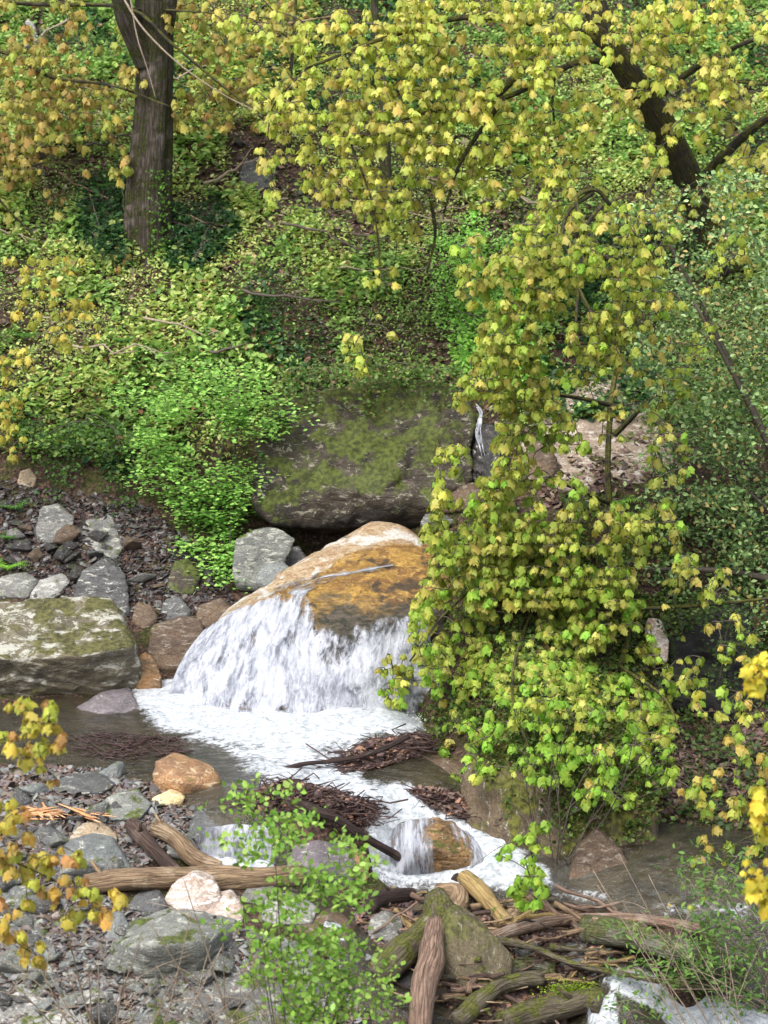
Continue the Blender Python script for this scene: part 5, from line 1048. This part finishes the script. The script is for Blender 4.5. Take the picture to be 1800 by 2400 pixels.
# leafy shrubs
def shrub(name, label, base, blobs, size, cols, Y, dY, v=RV, per=9, spread=.12, mat='leaf', tilt=.35, stem=(.02, .006), tw='twig', cat='shrub', follow=False, group=None, tiltx=.1, stems=3, gap=None):
    P = sample([b[:5] for b in blobs], Y, dY) if not follow else None
    if follow:
        qs = []
        for b in blobs:
            r = np.sqrt(rng.random(b[4])); a = rng.uniform(0, 6.28, b[4]); g = ground(b[0] + b[2] * r * np.cos(a), b[1] + b[3] * r * np.sin(a)); g[:, 1] -= rng.uniform(0, dY, b[4]); g[:, 2] += rng.uniform(0, .25, b[4]); qs.append(g)
        P = np.vstack(qs)
    if gap is not None:
        px, py = proj(P); P = P[(n2(px, py, .017, 3, 71) > -gap) | (rng.random(len(P)) < .1)]
    t = thing(name, label, cat, base, group)
    ctr = P.mean(0); L = []; nodes = []
    for k in range(stems):
        e = P[int(rng.integers(len(P)))]; Q = spline([base + rng.normal(0, .03, 3), (base + e) / 2 + np.array([0, 0, .15]), e], 16); L.append(tube(Q, np.linspace(stem[0], stem[1], 16), 6, .1, k)); nodes += Q[3:].tolist()
    tubes('stem', L, M[tw], t)
    tag(tubes('twigs', connect(P, nodes, .003, .008), M[tw], t), kind='stuff')
    n = len(P) * per; A = np.repeat(P, per, 0) + rng.normal(0, 1, (n, 3)) * np.array([spread, spread, spread * .45])
    W, Fc, cc = inst(v, OF, A, eul(rng.normal(tiltx, tilt, n), rng.normal(0, tilt, n), rng.uniform(0, 6.28, n)), size * rng.uniform(.6, 1.25, n), pick(cols, n, .15), None, .15)
    mk('foliage', W, Fc, M[mat], parent=t, col=cc); return t
LG = [C(150, 200, 92, 1.), C(166, 208, 102, 1.), C(132, 184, 80, .95), C(108, 158, 68, .9), C(172, 208, 112, 1.)]
shrub('hanging_shrub', 'bright green leafy shrub hanging down over the bank left of the mossy boulder', at(560, 900, 5.9),
      [(470, 960, 100, 40, 60), (590, 960, 70, 40, 36), (400, 1020, 80, 60, 60), (560, 1030, 90, 60, 70), (420, 1120, 90, 60, 74), (560, 1110, 70, 50, 50), (490, 1200, 80, 50, 66), (500, 1270, 80, 50, 76), (520, 1335, 55, 40, 40), (560, 1180, 50, 50, 30), (380, 1060, 60, 40, 24), (430, 880, 80, 30, 24), (560, 900, 80, 30, 26), (330, 930, 60, 40, 22), (640, 1000, 30, 30, 10), (370, 870, 40, 40, 14), (690, 985, 24, 12, 4)], .072, LG, 4.5, .4, RV, 15, .12, tilt=.2, gap=.12)
shrub('bright_bush', 'vivid lime-green bush on the slope above the thin trickle', ground(1130, 840)[0],
      [(1120, 620, 80, 50, 40), (1100, 720, 70, 60, 50), (1120, 830, 70, 60, 50), (1170, 770, 60, 60, 36), (1180, 900, 60, 40, 30), (1060, 680, 30, 50, 16)], .075, [C(150, 198, 84, .95), C(160, 204, 92, .95), C(134, 182, 76, .95)], 0, .5, RV, 10, .12, follow=True)
shrub('near_green_shrub', 'near shrub with small round lime-green leaves in front of the logs, bottom centre', np.array([-.9, -8.2, float(H(np.array([-.9]), np.array([-8.2]))[0])]),
      [(620, 1860, 100, 24, 9), (560, 1900, 60, 24, 9), (640, 1960, 60, 50, 26), (590, 2010, 40, 30, 8), (690, 1930, 60, 20, 8), (800, 1990, 40, 20, 8), (830, 2040, 50, 40, 20), (760, 2100, 60, 40, 18), (640, 2130, 60, 40, 16), (830, 2110, 40, 40, 14), (700, 2200, 90, 50, 34), (790, 2230, 70, 40, 22), (650, 2290, 70, 40, 24), (760, 2310, 90, 50, 40), (840, 2340, 60, 60, 20), (720, 2380, 100, 30, 34), (900, 2370, 60, 40, 12), (540, 1980, 40, 20, 5), (900, 2290, 30, 40, 6), (700, 2060, 60, 30, 10), (620, 2220, 40, 30, 8), (560, 2180, 40, 20, 5)], .072, [C(170, 204, 100, .9), C(120, 160, 60, .85), C(154, 192, 80, .9), C(146, 192, 70, .85), C(176, 210, 100, .85), C(130, 180, 64, .85)], -8.0, .35, OV * np.array([1.15, 1, 1]), 8, .08, tilt=.7, tiltx=.5, stems=9, stem=(.011, .004))
shrub('evergreen_tree', 'dense dark glossy-leaved evergreen filling the right edge', ground(1960, 1400)[0],
      [(1720, 470, 90, 50, 60), (1660, 580, 100, 60, 90), (1760, 640, 70, 80, 90), (1570, 700, 70, 50, 60), (1690, 760, 110, 70, 130), (1560, 820, 70, 50, 50), (1650, 920, 100, 60, 110), (1760, 880, 60, 100, 100), (1630, 1040, 100, 60, 110), (1740, 1080, 80, 80, 110), (1590, 1150, 80, 50, 70), (1710, 1200, 100, 60, 120), (1560, 1220, 60, 50, 44), (1660, 1310, 110, 60, 110), (1760, 1330, 70, 80, 80), (1560, 1320, 60, 50, 34), (1530, 620, 50, 40, 16),
       (1850, 900, 60, 500, 160), (1500, 530, 40, 30, 6), (1480, 700, 40, 24, 7), (1550, 500, 50, 30, 10), (1470, 800, 30, 24, 5), (1500, 900, 40, 20, 7), (1530, 980, 50, 24, 9), (1500, 1100, 60, 24, 12), (1480, 1240, 60, 24, 12), (1500, 1340, 50, 24, 10), (1640, 1400, 90, 30, 24), (1760, 1440, 40, 40, 14), (1740, 1520, 50, 50, 20), (1600, 1400, 60, 24, 14), (1640, 460, 60, 24, 16)],
      .085, [C(176, 200, 130, 1.), C(142, 176, 100, 1.), C(120, 156, 84, 1.), C(104, 138, 78, 1.), C(80, 114, 60, .9), C(132, 164, 98, 1.), C(76, 108, 56, .9), C(150, 178, 108, 1.), C(190, 170, 100, .9)], 2.7, 1.0, RV * np.array([.6, 1.05, 1]), 12, .13, 'gloss', .8, (.07, .02), cat='tree', stems=8, gap=.10)
shrub('dry_bush', 'leafless tan dry bush at the brow of the mossy boulder', at(800, 960, 5.9), [(800, 900, 90, 60, 120), (760, 960, 60, 40, 50), (880, 930, 50, 50, 50)], .03, [C(150, 120, 74, .8), C(120, 100, 60, .8)], 5.6, .3, OV, 2, .05, stems=14, tw='twigpale', stem=(.012, .004))
shrub('dark_bush', 'dark green bush hugging the left foot of the old mossy trunk', ground(250, 620)[0], [(240, 500, 50, 60, 60), (260, 580, 50, 40, 40)], .07, [C(58, 98, 60, .8), C(70, 112, 66, .8), C(48, 84, 50, .8)], 0, .4, NV, 10, .1, follow=True)
shrub('dark_bush', 'dark green bush right of the foot of the old mossy trunk', ground(450, 640)[0], [(450, 560, 60, 70, 70), (520, 520, 40, 30, 24)], .07, [C(58, 98, 60, .8), C(70, 112, 66, .8), C(48, 84, 50, .8)], 0, .4, NV, 10, .1, follow=True)
shrub('streamside_shrub', 'thin-leaved green shrub with bare wands in the bottom right corner', ground(1840, 2390)[0], [(1640, 2040, 60, 30, 12), (1700, 2120, 90, 50, 30), (1750, 2200, 70, 60, 30), (1640, 2200, 60, 40, 16), (1700, 2290, 100, 50, 34), (1540, 2290, 80, 40, 18), (1760, 2350, 60, 40, 20), (1500, 2370, 60, 40, 20), (1620, 2260, 80, 40, 30), (1480, 2200, 50, 30, 8), (1720, 2050, 70, 40, 16)], .08, [C(110, 152, 66, .8), C(130, 170, 72, .8), C(90, 130, 60, .8)], -5.2, .5, NV, 8, .12, tilt=.7, stems=10, tw='twigpale', stem=(.012, .005))
shrub('hanging_greenery', 'drab green creepers trailing over the dark bank at left', at(250, 1000, 5.7), [(130, 1060, 50, 80, 36), (280, 1080, 40, 80, 30), (220, 1030, 80, 50, 40), (60, 1010, 60, 40, 24), (290, 1170, 30, 40, 12), (120, 1140, 20, 40, 8)], .06, [C(84, 120, 56, .8), C(100, 142, 62, .8), C(70, 104, 50, .8)], 5.1, .3, RV, 10, .1, tilt=.5)

shrub('hanging_greenery', 'drab creepers trailing over the shade-black rock under the evergreen', at(1720, 1400, 1.4), [(1600, 1450, 50, 40, 20), (1680, 1440, 60, 30, 24), (1740, 1500, 50, 60, 24), (1690, 1560, 40, 30, 8), (1620, 1640, 60, 30, 16), (1740, 1640, 60, 40, 20)], .06, [C(84, 112, 56, .8), C(64, 92, 50, .8), C(110, 136, 66, .8)], .7, .3, RV, 9, .09, tilt=.5)
shrub('creepers', 'small-leaved creepers spilling over the top edge of the mossy boulder', at(880, 860, 6.0), [(640, 1040, 30, 50, 16), (720, 950, 50, 26, 16), (1000, 960, 40, 24, 12), (1090, 1020, 20, 40, 10), (830, 960, 30, 18, 7), (700, 900, 60, 30, 30), (790, 890, 60, 26, 30), (880, 880, 50, 36, 36), (860, 940, 40, 30, 16), (960, 880, 60, 26, 30), (1040, 900, 50, 30, 30), (660, 960, 30, 40, 16), (940, 920, 30, 24, 10), (1080, 950, 30, 30, 12)], .06, [C(96, 130, 60, .9), C(116, 150, 70, .9), C(140, 130, 80, .8), C(84, 116, 52, .9)], 5.1, .35, RV, 10, .1, tilt=.5)
# ferns
def fern(px, py, s, label, cols, Y=None):
    b = ground(px, py)[0] if Y is None else at(px, py, Y); t = thing('fern', label, 'fern', b, 'ferns on the slope'); L = []
    for k in range(9):
        a = k * .7 + rng.normal(0, .2); m = 13; tt = np.linspace(0, 1, m); l = s * rng.uniform(.8, 1.1)
        Q = b + np.stack([np.cos(a) * l * tt, np.sin(a) * l * tt, l * (.75 * tt - .75 * tt ** 2.2)], -1)
        for i in range(1, m):
            for sd in (-1, 1):
                w = l * .22 * (1 - tt[i] ** 1.5) + .01; ang = a + sd * 1.25
                L.append((Q[i], ang - np.pi / 2, w))
    P = np.array([q[0] for q in L]); az = np.array([q[1] for q in L]); w = np.array([q[2] for q in L]); n = len(P)
    W, Fc, cc = inst(NV * np.array([.55, 1, 1]), OF, P, eul(rng.normal(-.2, .1, n), 0 * w, az), w, pick(cols, n, .12)); o = mk('fronds', W, Fc, M['leaf'], parent=t, col=cc)
FG = [C(100, 150, 62, .85), C(84, 132, 54, .85)]; BG = [C(130, 190, 60, .85), C(150, 200, 70, .85)]
for a in [(30, 1190, .45, 'fern at the left edge beside the light grey bank rock', FG), (20, 1330, .4, 'fern at the left edge just above the lichen boulder', BG), (60, 790, .5, 'fern at the left edge among the yellow sprays', FG), (20, 1260, .3, 'small pale fern at the left edge below the larger one', FG),
          (480, 300, .5, 'bright fern on the slope right of the old trunk', BG), (520, 460, .5, 'fern below the dry gully', FG), (250, 440, .5, 'fern just left of the old trunk', FG), (1450, 1180, .45, 'bright grassy fern below the pinkish outcrop', BG), (700, 520, .35, 'small vivid fern on the slope at centre', BG), (290, 800, .45, 'fern in the undergrowth left of centre', FG), (640, 700, .4, 'fern deep in the undergrowth at centre', FG), (1620, 1980, .35, 'fern on the dark slope right of the ivy', FG)]: fern(*a)

# bare wands in front
def wands(base, tips, r, label, mat='twigpale', sub=3):
    t = thing('bare_shrub', label, 'shrub', base); L = []
    for tp_ in tips:
        e = at(*tp_); Q = spline([base, (base + e) / 2 + rng.normal(0, .12, 3), e], 18); L.append(tube(Q, np.linspace(r, r * .35, 18), 5))
        for k in range(sub):
            i = int(rng.integers(5, 15)); d = rng.normal(0, 1, 3) * np.array([.35, .15, .2]) + (Q[-1] - Q[i]) * .5; L.append(tube(spline([Q[i], Q[i] + d * .5 + np.array([0, 0, .04]), Q[i] + d], 8), np.linspace(r * .5, r * .2, 8), 4))
    tubes('stem', L, M[mat], t)
g0 = lambda x, y: np.array([x, y, float(H(np.array([x]), np.array([y]))[0])])
wands(g0(-2.6, -7.6), [(150, 2150, -7.6), (230, 2260, -7.6), (330, 2200, -7.8), (420, 2270, -7.8), (450, 2130, -7.9), (520, 2220, -7.9), (120, 2290, -7.8), (30, 2300, -7.6), (640, 2260, -7.8), (240, 2330, -7.6), (60, 2200, -7.6)], .015, 'spreading bare pale twigs in front of the near rocks at lower left', sub=4)
wands(g0(-1.2, -7.8), [(430, 2060, -8), (560, 2100, -7.8), (640, 2180, -7.8), (350, 2160, -8.), (500, 2300, -8.)], .014, 'bare pale twigs rising beside the near green shrub', sub=3)
wands(g0(4.4, -6.2), [(1400, 2075, -5.6), (1390, 2040, -5.6), (1450, 2000, -5.6), (1500, 2180, -5.8), (1520, 2050, -5.6), (1700, 2210, -6.), (1580, 2120, -5.6), (1720, 2380, -6), (1500, 2270, -5.8)], .010, 'arching bare tan branches over the lower right logs', sub=3)
wands(np.array(at(1300, 2060, -2.9)), [(1230, 1820, -3.1), (1290, 1750, -3.1), (1330, 1700, -3.1), (1400, 1760, -3.0), (1420, 1840, -3.0), (1190, 1950, -3.2), (1490, 1720, -2.7), (1600, 1700, -2.5)], .012, 'grey bare stems standing against the mossy rock face', 'twig', sub=3)
n = 1500; q = np.stack([rng.normal(1345, 34, n), rng.normal(2325, 12, n)], -1)
P = at(q[:, 0], q[:, 1], gyy(1340, 2370) - .12); P[:, 2] += 0
tag(put('moss', 'bright lime moss tuft on the fat rotten log', RV, OF, P, eul(rng.normal(.3, .5, n), rng.normal(0, .5, n), rng.uniform(0, 6, n)), rng.uniform(.012, .03, n), pick([C(170, 196, 50, .8), C(150, 180, 50, .8)], n), M['leaf']), kind='stuff')

# ------------------------------------------------------------------ light, sky, camera
w = bpy.data.worlds.new('World'); sc.world = w; w.use_nodes = True; nt = w.node_tree; nt.nodes.clear()
sky = nt.nodes.new('ShaderNodeTexSky'); sky.sky_type = 'NISHITA'; sky.sun_disc = False; sky.sun_elevation = math.radians(58); sky.sun_rotation = math.radians(215); sky.dust_density = 3.5; sky.air_density = 1.0; sky.ozone_density = 1.0
bg = nt.nodes.new('ShaderNodeBackground'); bg.inputs[1].default_value = .15; ow = nt.nodes.new('ShaderNodeOutputWorld')
hs = nt.nodes.new('ShaderNodeHueSaturation'); hs.inputs['Saturation'].default_value = .5
nt.links.new(sky.outputs[0], hs.inputs['Color']); nt.links.new(hs.outputs[0], bg.inputs[0]); nt.links.new(bg.outputs[0], ow.inputs[0])
sl = bpy.data.lights.new('sun', 'SUN'); sl.energy = 1.3; sl.angle = math.radians(40); sl.color = (1, .98, .94)
so = bpy.data.objects.new('sun', sl); COL.objects.link(so)
el = math.radians(58); az = math.radians(215)
dirv = Vector((math.sin(az) * math.cos(el), math.cos(az) * math.cos(el), math.sin(el)))
so.rotation_euler = dirv.to_track_quat('Z', 'Y').to_euler(); so.location = (0, -10, 20)
cd = bpy.data.cameras.new('camera'); cam = bpy.data.objects.new('camera', cd); COL.objects.link(cam); sc.camera = cam
cam.location = CAM; cam.rotation_euler = (math.radians(90) - PITCH, 0, 0)
cd.sensor_fit = 'VERTICAL'; cd.sensor_height = 24; cd.sensor_width = 18; cd.lens = 24 * F / 2400; cd.clip_end = 500; cd.clip_start = .1; cd.dof.use_dof = True; cd.dof.focus_distance = 31.5; cd.dof.aperture_fstop = 1.0; sc.cycles.pixel_filter_width = 1.7
sc.view_settings.view_transform = 'Standard'; sc.view_settings.look = 'None'; sc.view_settings.gamma = 1; sc.view_settings.exposure = 1.15
sc.cycles.max_bounces = 8; sc.cycles.transparent_max_bounces = 8; sc.cycles.diffuse_bounces = 4
for o in sc.objects:
    if '_o' in o: del o['_o']
